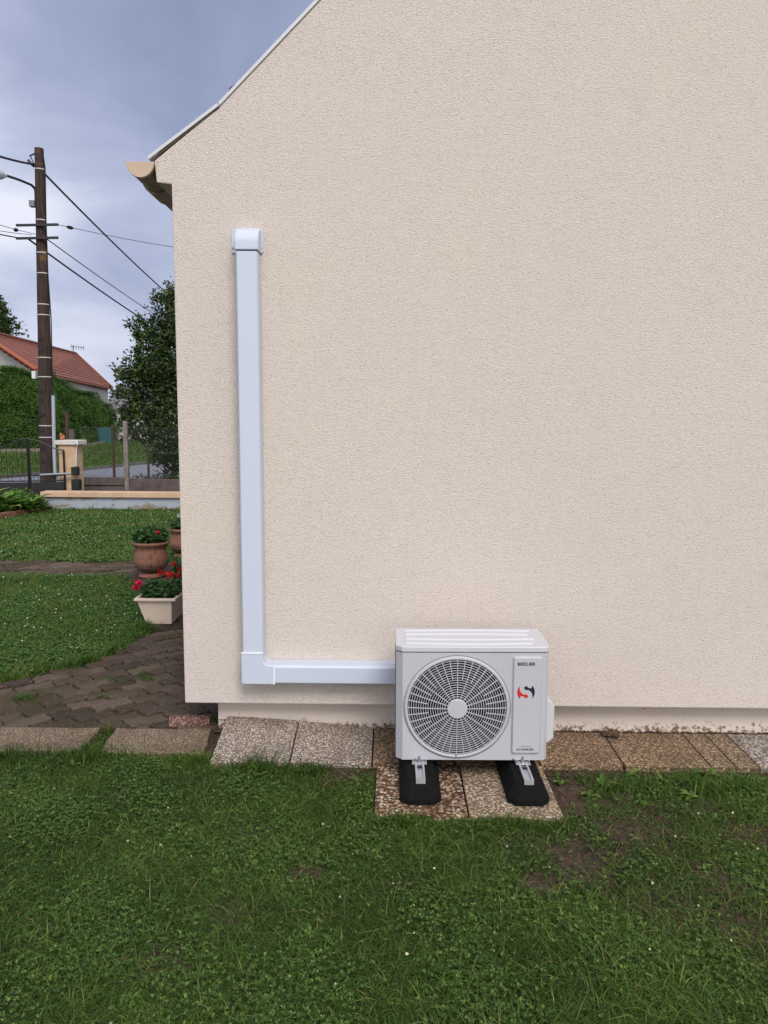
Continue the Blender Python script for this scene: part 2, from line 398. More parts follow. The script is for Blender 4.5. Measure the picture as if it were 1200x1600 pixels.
# lawn edges on the left
def g2(px, py): q = G(px, py); return (q.x, q.y)
edge = [g2(*q) for q in ((-300,1110),(-120,1082),(0,1060),(60,1050),(130,1033),(190,1012),(222,990),(231,972),(222,952),(212,930),(205,914),(190,900))]
lawnA = edge + [g2(100,898), g2(0,897), g2(-250,896), g2(-700,894)] + [(-9, 4.6)]
ybk = G(100, 877).y
lawnB = [(-14, ybk), (XC+.02, ybk), (XC+.02, 13.42), (-14, 13.42)]
# bedding under the blocks
tag(MB().add([(-9, 3.97, -.028), (XP+.3, 3.97, -.028), (XP+.3, 9.4, -.028), (-14, 9.4, -.028), (-14, 5, -.028)], [(0,1,2,3,4)]).build('path_bedding', mat('joint_sand', (.022,.018,.012), .95, (.030,.036,.012), 6)), kind='structure')
def clip(poly, a, b, c):    # keep a*x+b*y >= c
    o_ = []
    for i in range(len(poly)):
        p0, p1 = poly[i-1], poly[i]; d0 = a*p0[0]+b*p0[1]-c; d1 = a*p1[0]+b*p1[1]-c
        if (d0 >= 0) != (d1 >= 0): k_ = d0/(d0-d1); o_.append((p0[0]+(p1[0]-p0[0])*k_, p0[1]+(p1[1]-p0[1])*k_))
        if d1 >= 0: o_.append(p1)
    return o_
def tri(u): u = u % 1; return 4*abs(u-.5)-1
mb = MB(); tones = []; LB, WB, GAP = .225, .1125, .005; th = R(32)
def zy(x): return .021*tri(x/LB*2+.25)
for r_ in range(-70, 90):
    for c_ in range(-60, 60):
        x0 = c_*LB + (r_ % 2)*LB/2; y0 = r_*WB
        cx, cy = x0+LB/2, y0+WB/2; wx_, wy_ = cx*math.cos(th)-cy*math.sin(th), cx*math.sin(th)+cy*math.cos(th)+3
        if wx_ > XP+.15 or wx_ < -9 or wy_ < 3.9 or wy_ > ybk+.12: continue
        if wy_ < 7.9 and bool(inpoly(np.array([wx_-.02]), np.array([wy_+.03]), lawnA)[0]): continue
        if wy_ > 7.0 and wx_ < -2.8 and bool(inpoly(np.array([wx_]), np.array([wy_]), lawnA)[0]): continue
        o_ = []; ns = 5
        for i in range(ns): x = x0+GAP+(LB-2*GAP)*i/ns; o_.append((x, y0+zy(x)+GAP))
        for i in range(4): y = y0+WB*i/4; o_.append((x0+LB-GAP+.009*math.sin(i/4*2*math.pi), y+zy(x0+LB)+(GAP if i == 0 else 0)))
        for i in range(ns): x = x0+LB-GAP-(LB-2*GAP)*i/ns; o_.append((x, y0+WB+zy(x)-GAP))
        for i in range(4): y = y0+WB-WB*i/4; o_.append((x0+GAP+.009*math.sin((4-i)/4*2*math.pi), y+zy(x0)-(GAP if i == 0 else 0)))
        w_ = [(x*math.cos(th)-y*math.sin(th), x*math.sin(th)+y*math.cos(th)+3) for x, y in o_]
        rj = random.uniform(-.045,.045); cj, sj = math.cos(rj), math.sin(rj); jx, jy = random.uniform(-.003,.003), random.uniform(-.003,.003); kx = sum(q[0] for q in w_)/len(w_); ky = sum(q[1] for q in w_)/len(w_)
        w_ = [(kx+(x-kx)*cj-(y-ky)*sj+jx, ky+(x-kx)*sj+(y-ky)*cj+jy) for x, y in w_]
        w_ = [(x+.030*noise.noise(Vector((x*1.6, y*1.6, 3)))+.0035*noise.noise(Vector((x*38, y*38, 7))), y+.030*noise.noise(Vector((x*1.6, y*1.6, 9)))+.0035*noise.noise(Vector((x*38, y*38, 5)))) for x, y in w_]
        w_ = clip(w_, 0, 1, 3.985); w_ = clip(w_, -1, 0, -(XP-.012))
        if len(w_) < 3: continue
        zz = .012*noise.noise(Vector((wx_*1.3, wy_*1.3, 0))) + random.uniform(-.007, .007) - .005
        ax, ay = random.uniform(-.05, .05), random.uniform(-.07, .07)
        mx_, my_ = sum(q[0] for q in w_)/len(w_), sum(q[1] for q in w_)/len(w_)
        def zt(x, y): return zz + (x-mx_)*ax + (y-my_)*ay
        n_ = len(w_); ins = [(mx_+(x-mx_)*.93, my_+(y-my_)*.90) for x, y in w_]
        vs = [(x, y, -.03) for x, y in w_] + [(x, y, zt(x,y)-.006) for x, y in w_] + [(x, y, zt(x,y)) for x, y in ins] + [(mx_, my_, zt(mx_, my_)+.001)]
        fs = [(i, (i+1)%n_, n_+(i+1)%n_, n_+i) for i in range(n_)] + [(n_+i, n_+(i+1)%n_, 2*n_+(i+1)%n_, 2*n_+i) for i in range(n_)] + [(2*n_+i, 2*n_+(i+1)%n_, 3*n_) for i in range(n_)]
        mb.add(vs, fs); tones += [random.random()]*len(vs)
pv = mb.build('path', M_paver); tag(pv, kind='structure')
a = pv.data.attributes.new('tone', 'FLOAT', 'POINT'); a.data.foreach_set('value', tones)

# ============================================================ HOUSE
house = thing('house', (XC+4, YS+4, 0), 'cream rendered gable end of house with white roof edge and sand gutter', 'house')
K1, K0 = P(343,166,YS), P(241,251,YS)
steep = (P(500,0,YS)-K1); steep.y = 0; steep.normalize()
XR = XC + 8.6; XM = (XC+XR)/2; apex = K1 + steep*((XM-K1.x)/steep.x)
ZB = P(740, 1103, YS).z
ZB0, ZB1 = P(289,1099,YS).z, P(1200,1109,YS).z
def mir(q): return Vector((2*XM-q.x, q.y, q.z))
c1 = P(268,288,YS); c0 = P(244.5,285,YS); c1.x = XC-.001*0 + (c1.x-XC)*1.0
gable = [Vector((XC,YS,ZB)), c1, c0, K0, K1, apex, mir(K1), mir(K0), mir(c0), mir(c1), Vector((XR,YS,ZB))]
w = MB().prism(gable, (0,.30,0))
w.box(XC, XC+.30, YS+.30, YS+9, ZB, c1.z); w.box(XR-.30, XR, YS+.30, YS+9, ZB, c1.z)
wall = w.build('wall', M_stucco, house, bevel=.006)
MB().box(XP, XR-.17, YP, YS+8.9, -.03, ZB-.001).build('plinth', M_plinth, house)
# white metal verge along the rake: two lengths with a joint at the kink
def verge(a, b, name='verge_trim'):
    d = (b-a).normalized(); n_ = Vector((-d.z, 0, d.x))
    pr = [a + n_*.001, a + n_*.016, b + n_*.016, b + n_*.001]
    m_ = MB().prism([q + Vector((0,-.008,0)) for q in pr], (0,.12,0))
    lip = [a + n_*.016, a + n_*.024, b + n_*.024, b + n_*.016]
    return m_.build(name, M_silver, house, bevel=.0015)
e0 = P(233,250,YS)
verge(e0, K1 + (e0-K1).normalized()*.003); verge(K1 + Vector((.004,0,.002)), apex); verge(mir(K1), apex); verge(mir(e0), mir(K1))
d1 = (K1-e0).normalized(); n1 = Vector((-d1.z,0,d1.x)); n2 = Vector((-steep.z,0,steep.x))
MB().prism([e0+n1*.0, e0+n1*-.012, K1-n1*.012, K1], (0,.01,0))
# roof slabs behind the verge
rf = MB()
for f_ in (lambda q: q, mir):
    pl = [e0+n1*.001, e0+n1*.016, K1+n1*.016, apex+n2*.016, apex+n2*.001, K1+n1*.001]
    rf.prism([f_(q)+Vector((0,.122,0)) for q in pl], (0,9.2,0))
roof = rf.build('roof', M_roof_slate, house)
# lifted slate peeping over the verge
MB().prism([P(357,142,YS+.03), P(358.5,137,YS+.03), P(371,128.5,YS+.03), P(368,138,YS+.03)], (0,.25,0)).build('slate', M_roof_slate, roof)
# thin dark line below the verge
MB().prism([e0+n1*-.010+d1*.06+Vector((0,-.002,0)), e0+n1*.0015+d1*.06+Vector((0,-.002,0)), K1+n1*.0015+Vector((0,-.002,0)), K1+n1*-.006+Vector((0,-.002,0))], (0,.0018,0)).build('dark_strip', M_wooddark, house)
# soffit and fascia behind the corbel
MB().box(c0.x+.012, XC-.001, YS+.301, YS+9, c0.z+.012, c0.z+.03).build('soffit', M_wooddark, house)
MB().box(c0.x+.004, c0.x+.022, YS+.301, YS+9, c0.z+.031, K0.z-.005).build('fascia', M_wooddark, house)
# half-round gutter along the eave
ga, gb_ = P(197,253,YS-.01), P(240,252,YS-.01); gr = (gb_.x-ga.x)/2; gc = (ga+gb_)/2
arc = [Vector((gc.x+gr*math.cos(t_), 0, gc.z+gr*math.sin(t_)*1.08)) for t_ in [math.pi+math.pi*i/20 for i in range(21)]]
arci = [Vector((gc.x+(gr-.003)*math.cos(t_), 0, gc.z+(gr-.003)*math.sin(t_)*1.08)) for t_ in [2*math.pi-math.pi*i/20 for i in range(21)]]
mg = MB().prism([Vector((q.x, YS+.012, q.z)) for q in arc+arci], (0,8.9,0))
lipp = [Vector((ga.x-.004+.007*math.cos(t_), YS+.012, ga.z+.002+.007*math.sin(t_))) for t_ in [i*math.pi/4 for i in range(8)]]
mg.prism(lipp, (0,8.9,0))
gut = mg.build('gutter', M_gutter2, house, smooth=True)
cap = MB().prism([Vector((gc.x+(q.x-gc.x)*1.02, YS-.012, gc.z+(q.z-gc.z)*1.02)) for q in arc], (0,.022,0))
cap.build('gutter_cap', M_gutter, gut, bevel=.002)
for yy in (YS+.24, YS+2.2, YS+3.4):      # unions
    aa = [Vector((gc.x+(q.x-gc.x)*1.10, yy, gc.z+(q.z-gc.z)*1.16)) for q in arc]; bb = [Vector((gc.x+(q.x-gc.x)*1.02, yy, gc.z+(q.z-gc.z)*1.02)) for q in arc][::-1]
    MB().prism(aa+bb, (0,.06 if yy > YS+1 else .20,0)).build('gutter_union', M_gutter2, gut, smooth=True)
dp = [Vector((gc.x, YS+1.03, gc.z-gr)), Vector((gc.x, YS+1.03, gc.z-gr-.06)), Vector((gc.x+.05, YS+1.03, gc.z-gr-.13)), Vector((XC-.07, YS+1.03, gc.z-gr-.25)), Vector((XC-.055, YS+1.03, gc.z-gr-.33)), Vector((XC-.055, YS+1.03, .0))]
# the downpipe stands at the far end of the side wall, hidden from here; its swan neck follows the gutter
dp = [q + Vector((0, 4.6, 0)) for q in dp]
MB().tube(dp, .04, 12).build('downpipe', M_gutter2, gut, smooth=True)

# ============================================================ TRUNKING
YD = YS-.002; DT = .105
dct = thing('pipe_trunking', P(395,1045,YD), 'white plastic pipe trunking running down the wall and across to the heat pump', 'pipe cover')
def duct_section(a0, a1, lo, hi, vertical, name, tk=DT, ch=.012, m=M_white, prop=False):
    # chamfered box section; lo..hi across, a0..a1 along
    sec = [(lo, 0), (lo, -tk+ch), (lo+ch*.7, -tk), (hi-ch*.7, -tk), (hi, -tk+ch), (hi, 0)]
    m_ = MB()
    if vertical: m_.prism([Vector((q[0], YD+q[1], a0)) for q in sec], (a1[0] if isinstance(a1, tuple) else 0, 0, (a1[1] if isinstance(a1, tuple) else a1)-a0))
    else: m_.prism([Vector((a0, YD+q[1], q[0])) for q in sec], (a1-a0, 0, 0))
    return m_.build(name, m, dct, bevel=.003)
YF = YD-DT
tl, tr_ = P(367,392,YF), P(402,392,YF); bl, br = P(378,1020,YF), P(409.5,1020,YF)
lo = bl.x; hi = br.x+.004; shift = tl.x-bl.x
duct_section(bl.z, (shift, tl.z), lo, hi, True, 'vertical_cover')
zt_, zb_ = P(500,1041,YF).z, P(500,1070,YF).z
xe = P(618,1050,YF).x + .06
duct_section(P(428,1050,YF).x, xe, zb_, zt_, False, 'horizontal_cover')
# corner piece, slightly proud
xl, xr2 = P(376.8,1045,YF-.003).x, P(429,1045,YF-.003).x
zl, zh = zb_-.0012, P(400,1020,YF-.003).z
hi2 = hi+.0015; zt2 = zt_+.0015
pts = [(xl,zl+.008),(xl+.008,zl),(xr2,zl),(xr2,zt2),(hi2+.03,zt2),(hi2+.008,zt2+.008),(hi2,zt2+.03),(hi2,zh),(xl,zh)]
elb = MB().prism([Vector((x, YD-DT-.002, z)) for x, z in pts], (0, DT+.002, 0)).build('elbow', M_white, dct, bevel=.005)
MB().prism([Vector((x, YF-.0042, z)) for x, z in [(xl+.001, zh-.006),(hi-.002, zh-.006),(hi-.002, zh+.001),(xl+.001, zh+.001)]], (0,.004,0)).build('joint_line', M_joint, elb)
MB().prism([Vector((x, YF-.0042, z)) for x, z in [(xr2-.006, zl+.001),(xr2+.001, zl+.001),(xr2+.001, zt_-.002),(xr2-.006, zt_-.002)]], (0,.004,0)).build('joint_line', M_joint, elb)
# wall cap with rounded flange and hood
fc = P(386.5,376,YD-.006); fx0, fx1, fz0, fz1 = P(361.5,380,YD-.006).x, P(411,380,YD-.006).x, P(386,396,YD-.006).z, P(386,356.5,YD-.006).z
def rrect(x0, x1, z0, z1, rt, rb, n=6):
    o_ = []
    for cx, cz, r_, s_ in ((x1-rt, z1-rt, rt, 0), (x0+rt, z1-rt, rt, 90), (x0+rb, z0+rb, rb, 180), (x1-rb, z0+rb, rb, 270)):
        o_ += [(cx+r_*math.cos(R(s_+90*i/n)), cz+r_*math.sin(R(s_+90*i/n))) for i in range(n+1)]
    return o_
fl = MB().prism([Vector((x, YD-.007, z)) for x, z in rrect(fx0, fx1, fz0, fz1, .028, .012)], (0,.007,0)).build('wall_cap', M_white, dct, bevel=.0015)
hx0, hx1 = P(366,380,YF-.004).x, P(403,380,YF-.004).x; hz1 = fz1-.010; hz0 = P(386,389.5,YF-.004).z
prof = [(0, hz0)] + [(-DT-.004, hz0)] + [(-(DT+.004)*math.cos(a_)**.8 if a_ < 1.56 else -.004, hz1-.075+.075*math.sin(a_)) for a_ in [i*math.pi/2/9 for i in range(10)]] + [(0, hz1)]
MB().prism([Vector((hx0, YD-.0072+y*.9, z)) for y, z in prof], (hx1-hx0, 0, 0)).build('hood', M_white, fl, smooth=True, bevel=.004)
for px_, py_ in ((385.5,359.5),(364.3,388),(408,388)):
    q = P(px_, py_, YD-.008); MB().tube([q, q-Vector((0,.004,0))], .0042, 10).build('screw', M_screw, fl)

# ============================================================ SLABS and kerb stones
def slab(name, pts, m, label, group=None, tk=.045, z=None):
    z = z or [0]*4
    top = [Vector((x, y, zz)) for (x, y), zz in zip(pts, z)]
    bot = [q + Vector((0,0,-tk)) for q in top]
    mb = MB().add(top+bot, [(0,1,2,3),(7,6,5,4),(0,4,5,1),(1,5,6,2),(2,6,7,3),(3,7,4,0)])
    o = mb.build(name, m, bevel=.004); return tag(o, label, 'paving slab', group)
yf = 3.575; yb_ = 3.968
fx = [G(q, 1193+(q-300)*.0074, 0).x for q in (325,451,581,711,845,977,1113,1152,1189,1322,1455)]
g_ = 'washed gravel slabs along the foot of the wall'
SL = [(M_agg_grey, 'pale grey pebble slab at the left end of the row along the wall, tilted up at back', (0,0,.052,.066)),
      (M_agg_grey, 'grey pebble slab under the horizontal pipe cover, second from the left end', (0,0,.018,.050)),
      (M_agg_brown, 'brown pebble slab half hidden by left side of the heat pump, against the wall', (0,0,.006,.016)),
      (M_agg_brown, 'brown pebble slab directly behind the fan side of the heat pump', (0,0,0,.004)),
      (M_agg_brown, 'brown gravel slab just right of the heat pump with soil at its front edge', None),
      (M_agg_brown, 'brown gravel slab right of the dark clod lying against the wall', None),
      (M_agg_ochre, 'narrow ochre slab strip, left one of the two cut strips by the wall', None),
      (M_agg_ochre, 'narrow ochre slab strip beside the whitish slab at the far right', None),
      (M_agg_white, 'whitish grey pebble slab at the right edge of the picture', None),
      (M_agg_white, 'whitish grey pebble slab beyond the right edge', None)]
for i, (m_, lb, zz) in enumerate(SL):
    if i == 3: x0, x1 = fx[3], fx[4]
    x0, x1 = fx[i]+.004, fx[i+1]-.003; dy = random.uniform(-.008,.008)
    slab('paving_slab', [(x0,yf+dy),(x1,yf+dy+random.uniform(-.004,.004)),(x1+.001,yb_),(x0,yb_+(.03 if i == 0 else 0))], m_, lb, g_, z=zz)
sa, sb, sc_ = G(585,1272).x, G(733,1275).x, G(882,1278).x; y2 = G(733,1274).y
slab('paving_slab', [(sa,y2),(sb-.004,y2-.002),(sb-.005,yf-.012),(sa+.003,yf-.012)], M_agg_red, 'reddish pebble slab under the left rubber foot of the heat pump')
slab('paving_slab', [(sb+.003,y2-.003),(sc_,y2-.006),(sc_-.003,yf-.012),(sb+.003,yf-.012)], M_agg_pale, 'pale ochre pebble slab under the right rubber foot of the heat pump')
# strip of soil and gravel between slabs and plinth
tag(MB().add([(XP-.02, yb_-.02, -.012),(8, yb_-.02, -.012),(8, YP+.02, -.002),(XP+.6, YP+.02, .0),(XP-.02, YP+.02, .0)], [(0,1,2,3,4)]).build('soil_strip', M_soil), kind='structure')
tag(MB().add([(XP-.3, 3.52, SOILZ+.006),(8, 3.50, SOILZ+.006),(8, 3.99, SOILZ+.006),(XP-.3, 3.99, SOILZ+.006)], [(0,1,2,3)]).build('soil_bed', M_soil), kind='structure')
def kstone(pts, label, name='kerb_stone'):
    o_ = []; n = 5
    for i in range(4):
        a_, b_ = Vector(pts[i]), Vector(pts[(i+1) % 4])
        for k_ in range(n): q = a_.lerp(b_, k_/n); o_.append((q.x+random.uniform(-.006,.006), q.y+random.uniform(-.006,.006)))
    mb = MB().prism([Vector((x,y,-.05)) for x, y in o_], (0,0,.052)); return tag(mb.build(name, M_stone, bevel=.010, seg=3), label, 'kerb stone', 'old edging slabs left of the house')
ky0, ky1 = 3.66, 3.965
kstone([(G(152,1176).x, ky0+.015),(G(318,1178).x, ky0),(G(327,1142).x, ky1),(G(178,1142).x, ky1)], 'ochre edging slab between the grass gap and the pebble slabs')
kstone([(G(-60,1176).x, ky0),(G(124,1172).x, ky0+.03),(G(152,1143).x, ky1),(G(-60,1143).x, ky1)], 'grey brown edging slab at left edge of picture bordering the block paving')
kstone([(G(-60,1176).x-.62, ky0),(G(-60,1176).x-.01, ky0),(G(-60,1143).x-.01, ky1),(G(-60,1143).x-.60, ky1)], 'edging slab beyond left edge of picture')
# broken reddish brick by the corner, clod against the wall
bs = MB(); b0, b1 = G(262,1136), G(326,1133)
n_ = 14; 
for i in range(1):
    path = [Vector((b0.x+(b1.x-b0.x)*t_, b0.y+.035+(b1.y-b0.y)*t_, .008)) for t_ in [k_/8 for k_ in range(9)]]
    bs.tube(path, lambda u: .038*(.75+.35*math.sin(math.pi*(.15+.8*u))+.08*math.sin(u*17)), 10)
tag(bs.build('broken_brick', aggregate('broken_brick_face', [(.30,.16,.12),(.17,.08,.06),(.40,.26,.21),(.22,.12,.09)], 90, .003), bevel=.004), 'broken reddish brick lying on the block paving at the house corner', 'brick')
cb = MB()
for px_, py_, r_ in ((957,1145,.026),(952,1146,.02),(962,1147,.018)):
    q = G(px_, py_+6, 0); cb.blob((q.x, q.y, r_*.75), r_, (1,.9,.8), 9, 6, .35)
q = G(944,1151,0); cb.blob((q.x,q.y,.018), .019, (1.2,.9,.9), 9, 6, .35)
tag(cb.build('clod', mat('clod_earth', (.10,.06,.035), .9, (.03,.018,.012), 40, bump=.004, bscale=90), smooth=True), 'small dark brown clod lying on slabs against the plinth', 'clod')

# ============================================================ RUBBER FEET under the unit
M_rubber = mat('recycled_rubber', (.004,.004,.004), .9, (.009,.009,.009), 120, spec=.12, bump=.0022, bscale=260)
M_alu = mat('galvanised_rail', (.50,.51,.53), .38, (.42,.43,.46), 20, metal=.45)
M_zinc = mat('zinc_bolt', (.45,.47,.52), .3, metal=.9)
YA = 3.38      # front face of the unit
def foot(cx, label):
    t_ = thing('rubber_foot', (cx, YA, 0), label, 'support foot', 'rubber feet carrying the heat pump')
    Lh0, Lh1, hw, H_ = 3.165-YA, 3.165-YA+.62, .092, .095
    def oct_(w, y0, y1, c, z): return [Vector((x, y, z)) for x, y in ((-w+c,y0),(w-c,y0),(w,y0+c),(w,y1-c),(w-c,y1),(-w+c,y1),(-w,y1-c),(-w,y0+c))]
    a_ = oct_(hw, Lh0, Lh1, .035, .001); b_ = oct_(hw, Lh0, Lh1, .035, .028); c_ = oct_(.058, Lh0+.045, Lh1-.045, .022, H_)
    mb = MB().add(a_+b_+c_, [tuple(range(8))[::-1]] + [(i,(i+1)%8,8+(i+1)%8,8+i) for i in range(8)] + [(8+i,8+(i+1)%8,16+(i+1)%8,16+i) for i in range(8)] + [tuple(range(16,24))])
    mb.build('block', M_rubber, t_, bevel=.004, local=True)
    w_ = .021; y0, y1 = Lh0+.045-.006, Lh1-.06
    sec = [(-w_,.012),(-w_+.0,.0),(w_,.0),(w_,.012),(w_-.010,.012),(w_-.010,.010),(w_-.0025,.010),(w_-.0025,.0025),(-w_+.0025,.0025),(-w_+.0025,.010),(-w_+.010,.010),(-w_+.010,.012)]
    sec = [(-w_,.013),(-w_,0),(w_,0),(w_,.013),(w_-.009,.013),(w_-.009,.003),(-w_+.009,.003),(-w_+.009,.013)]
    rl = MB().prism([Vector((x, y0, H_-.002+z)) for x, z in sec], (0, y1-y0, 0)).build('rail', M_alu, t_, local=True, bevel=.001)
    # stop plate at the rail's end
    MB().box(-w_, w_, y0-.004, y0-.001, H_-.012, H_+.012).build('end_stop', M_alu, rl, local=True)
    MB().box(-.0135, .0135, -.060, -.052, H_+.002, H_+.010).build('slot_nut', M_black, rl, local=True)
    return t_
xf1 = P(657,1250,3.2).x; xf2 = P(826,1250,3.2).x
foot(xf1, 'black rubber foot under the fan side of the heat pump')
foot(xf2, 'black rubber foot under the side with the emblem')

# ============================================================ OUTDOOR UNIT
zb0 = .112
ux0, ux1 = P(618.5,1188,YA).x, P(854,1188,YA).x; UW = ux1-ux0; UC = (ux0+ux1)/2; UH = P(740,1010,YA).z-zb0; UD = .30
M_unit = mat('unit_paint', (.445,.45,.485), .45, (.42,.425,.46), 2.2, bump=.00025, bscale=320, spec=.4)
M_unit2 = mat('unit_plastic', (.50,.505,.535), .4)
M_dark = mat('fan_cavity', (.008,.008,.009), .9)
M_blade = mat('fan_blade', (.02,.021,.024), .6)
ac = thing('heat_pump', (UC, YA, zb0), 'light grey outdoor heat pump with round fan grille standing on rubber feet', 'heat pump')
ac.rotation_euler = (0, R(-.35), 0)
hw = UW/2; ZL = UH-.030     # lid line
gcx = P(714.5,1105,YA).x-UC; gcz = P(714.5,1105,YA).z-zb0; GR = .232
# casing: chamfered plan, front sheet with a round opening
lc, rc = .030, .014
plan = [(-hw,UD),(-hw,lc),(-hw+lc,0),(hw-rc,0),(hw,rc*1.4),(hw,UD)]
cs = MB()
for i in range(len(plan)):
    if i == 2: continue
    (xa, ya), (xb, yb2) = plan[i], plan[(i+1) % len(plan)]
    cs.add([(xa,ya,0),(xb,yb2,0),(xb,yb2,ZL),(xa,ya,ZL)], [(0,1,2,3)])
cs.add([(x,y,0) for x, y in plan], [tuple(range(6))]); cs.add([(x,y,ZL) for x, y in plan], [tuple(range(6))])
x0, x1 = -hw+lc, hw-rc; NC = 96; ci = []; co_ = []
for k_ in range(NC):
    a_ = 2*math.pi*k_/NC; dx, dz = math.cos(a_), math.sin(a_); ci.append((gcx+GR*dx, 0, gcz+GR*dz))
    ts = []
    if dx > 1e-6: ts.append((x1-gcx)/dx)
    if dx < -1e-6: ts.append((x0-gcx)/dx)
    if dz > 1e-6: ts.append((ZL-gcz)/dz)
    if dz < -1e-6: ts.append((0-gcz)/dz)
    q = min(ts); co_.append((gcx+q*dx, 0, gcz+q*dz))
cs.add(ci+co_, [(k_, (k_+1)%NC, NC+(k_+1)%NC, NC+k_) for k_ in range(NC)])
for cx_, cz_ in ((x0,0),(x1,0),(x1,ZL),(x0,ZL)):      # fill the four corners
    a_ = math.atan2(cz_-gcz, cx_-gcx) % (2*math.pi); k_ = int(a_/(2*math.pi)*NC)
    cs.add([co_[k_], (cx_,0,cz_), co_[(k_+1)%NC]], [(0,1,2)])
cs.add([(gcx+GR*math.cos(2*math.pi*k_/NC), y_, gcz+GR*math.sin(2*math.pi*k_/NC)) for y_ in (0,.02) for k_ in range(NC)], [(k_,(k_+1)%NC,NC+(k_+1)%NC,NC+k_) for k_ in range(NC)])
casing = cs.build('casing', M_unit, ac, local=True)
# cavity
cv = MB(); cv.add([(gcx+(GR-.001)*math.cos(2*math.pi*k_/NC), y_, gcz+(GR-.001)*math.sin(2*math.pi*k_/NC)) for y_ in (.02,.17) for k_ in range(NC)], [(k_,(k_+1)%NC,NC+(k_+1)%NC,NC+k_) for k_ in range(NC)]+[tuple(range(NC,2*NC))])
cv.build('fan_shroud', M_dark, ac, local=True)
fan = MB()
for b_ in range(3):
    a0 = R(20+120*b_); vs = []
    for i in range(9):
        for j in range(7):
            r_ = .04+.17*j/6; a_ = a0 + R(78)*(i/8-.5)*(1-.15*j/6) + .25*j/6; vs.append((gcx+r_*math.cos(a_), .075+.05*(i/8-.5), gcz+r_*math.sin(a_)))
    fan.add(vs, [(i*7+j, i*7+j+1, (i+1)*7+j+1, (i+1)*7+j) for i in range(8) for j in range(6)])
fo = fan.build('fan', M_blade, ac, smooth=True, local=True)
# grille
def ring(mbx, r0, r1, y0, y1, n=80):
    vs = [];
    for k_ in range(n):
        a_ = 2*math.pi*k_/n
        for r_, y_ in ((r0,y0),(r1,y0),(r1,y1),(r0,y1)): vs.append((gcx+r_*math.cos(a_), y_, gcz+r_*math.sin(a_)))
    mbx.add(vs, [(k_*4+j, k_*4+(j+1)%4, ((k_+1)%n)*4+(j+1)%4, ((k_+1)%n)*4+j) for k_ in range(n) for j in range(4)])
def dome(r_): return -.016*(1-(r_/GR)**2)-.004
gr_ = MB(); NR = 16
for i in range(NR):
    r_ = .054+(.222-.054)*(i+.15)/(NR-.6); y_ = dome(r_); ring(gr_, r_, r_+.0025, y_, y_+.004)
for k_ in range(40):
    a_ = 2*math.pi*k_/40+R(.0); long = (k_ % 2 == 0) or (k_ % 10 in (1, 9) and k_ % 4 == 1)
    ra, rb = (.040 if k_ % 2 == 0 else .135), .230; w_ = .0015
    u = Vector((math.cos(a_), 0, math.sin(a_))); s_ = Vector((-math.sin(a_), 0, math.cos(a_))); c_ = Vector((gcx,0,gcz)); vs = []
    for m_ in range(6):
        r_ = ra+(rb-ra)*m_/5; y_ = dome(r_)-.0018
        for sg, yy in ((-1,y_),(1,y_),(1,y_+.006),(-1,y_+.006)): vs.append(c_+u*r_+s_*(w_*sg)+Vector((0,yy,0)))
    gr_.add(vs, [(m_*4+j, m_*4+(j+1)%4, (m_+1)*4+(j+1)%4, (m_+1)*4+j) for m_ in range(5) for j in range(4)]+[(0,1,2,3),(20,21,22,23)])
grille = gr_.build('fan_grille', M_unit, ac, local=True)
bz = MB(); n = 96; prof = [(.226,.004),(.2265,-.006),(.230,-.0095),(.2365,-.009),(.241,-.004),(.2425,-.0005)]
vs = [(gcx+r_*math.cos(2*math.pi*k_/n), y_, gcz+r_*math.sin(2*math.pi*k_/n)) for r_, y_ in prof for k_ in range(n)]
bz.add(vs, [(i*n+k_, i*n+(k_+1)%n, (i+1)*n+(k_+1)%n, (i+1)*n+k_) for i in range(len(prof)-1) for k_ in range(n)])
bz.build('grille_rim', M_unit, grille, smooth=True, local=True)
gv = MB(); ring(gv, .2440, .2458, -.0012, .0008, 96); gv.build('rim_shade_ring', mat('groove_shadow_gap', (.09,.09,.10), .8), grille, local=True)  # raised dark ring, its colour stands for the shade of a groove
hb = MB(); vs = []; n = 40
for r_, y_ in ((.046,-.012),(.046,-.022),(.043,-.0245),(0.0,-.0252)):
    vs += [(gcx+r_*math.cos(2*math.pi*k_/n), y_, gcz+r_*math.sin(2*math.pi*k_/n)) for k_ in range(n)]
hb.add(vs, [(i*n+k_, i*n+(k_+1)%n, (i+1)*n+(k_+1)%n, (i+1)*n+k_) for i in range(3) for k_ in range(n)])
hb.build('hub', M_unit, grille, smooth=True, local=True)
# lid with its seam and pressed ridges
pl2 = [(x*1.006, y-.004 if y < .05 else y+.003) for x, y in plan]
lid = MB().prism([Vector((x,y,ZL+.003)) for x, y in pl2], (0,0,.026)).build('lid', M_unit2, ac, bevel=.004, local=True)
for i, (ya, yb3) in enumerate(((.045,.062),(.115,.133),(.185,.203),(.248,.262))):
    m_ = MB(); nseg = 24; zt3 = ZL+.0288; vs = []
    for k_ in range(nseg+1):
        u = k_/nseg; x = -hw+.045+(UW-.115+(i%2)*.02)*u; bend = .012*math.sin(u*math.pi)*(1 if i > 1 else -1)
        for y_, z_ in ((ya-.006,0),(ya,.0055),(yb3,.0055),(yb3+.006,0)): vs.append((x, y_+bend, zt3+z_))
    m_.add(vs, [(k_*4+j, k_*4+j+1, (k_+1)*4+j+1, (k_+1)*4+j) for k_ in range(nseg) for j in range(3)]+[(0,1,2,3),(nseg*4,nseg*4+1,nseg*4+2,nseg*4+3)])
    m_.build('ridge', M_unit2, lid, local=True)
MB().prism([Vector((x*.994,y+.002,ZL+.0002)) for x, y in plan], (0,0,.0026)).build('lid_seam', M_dark, lid, local=True)
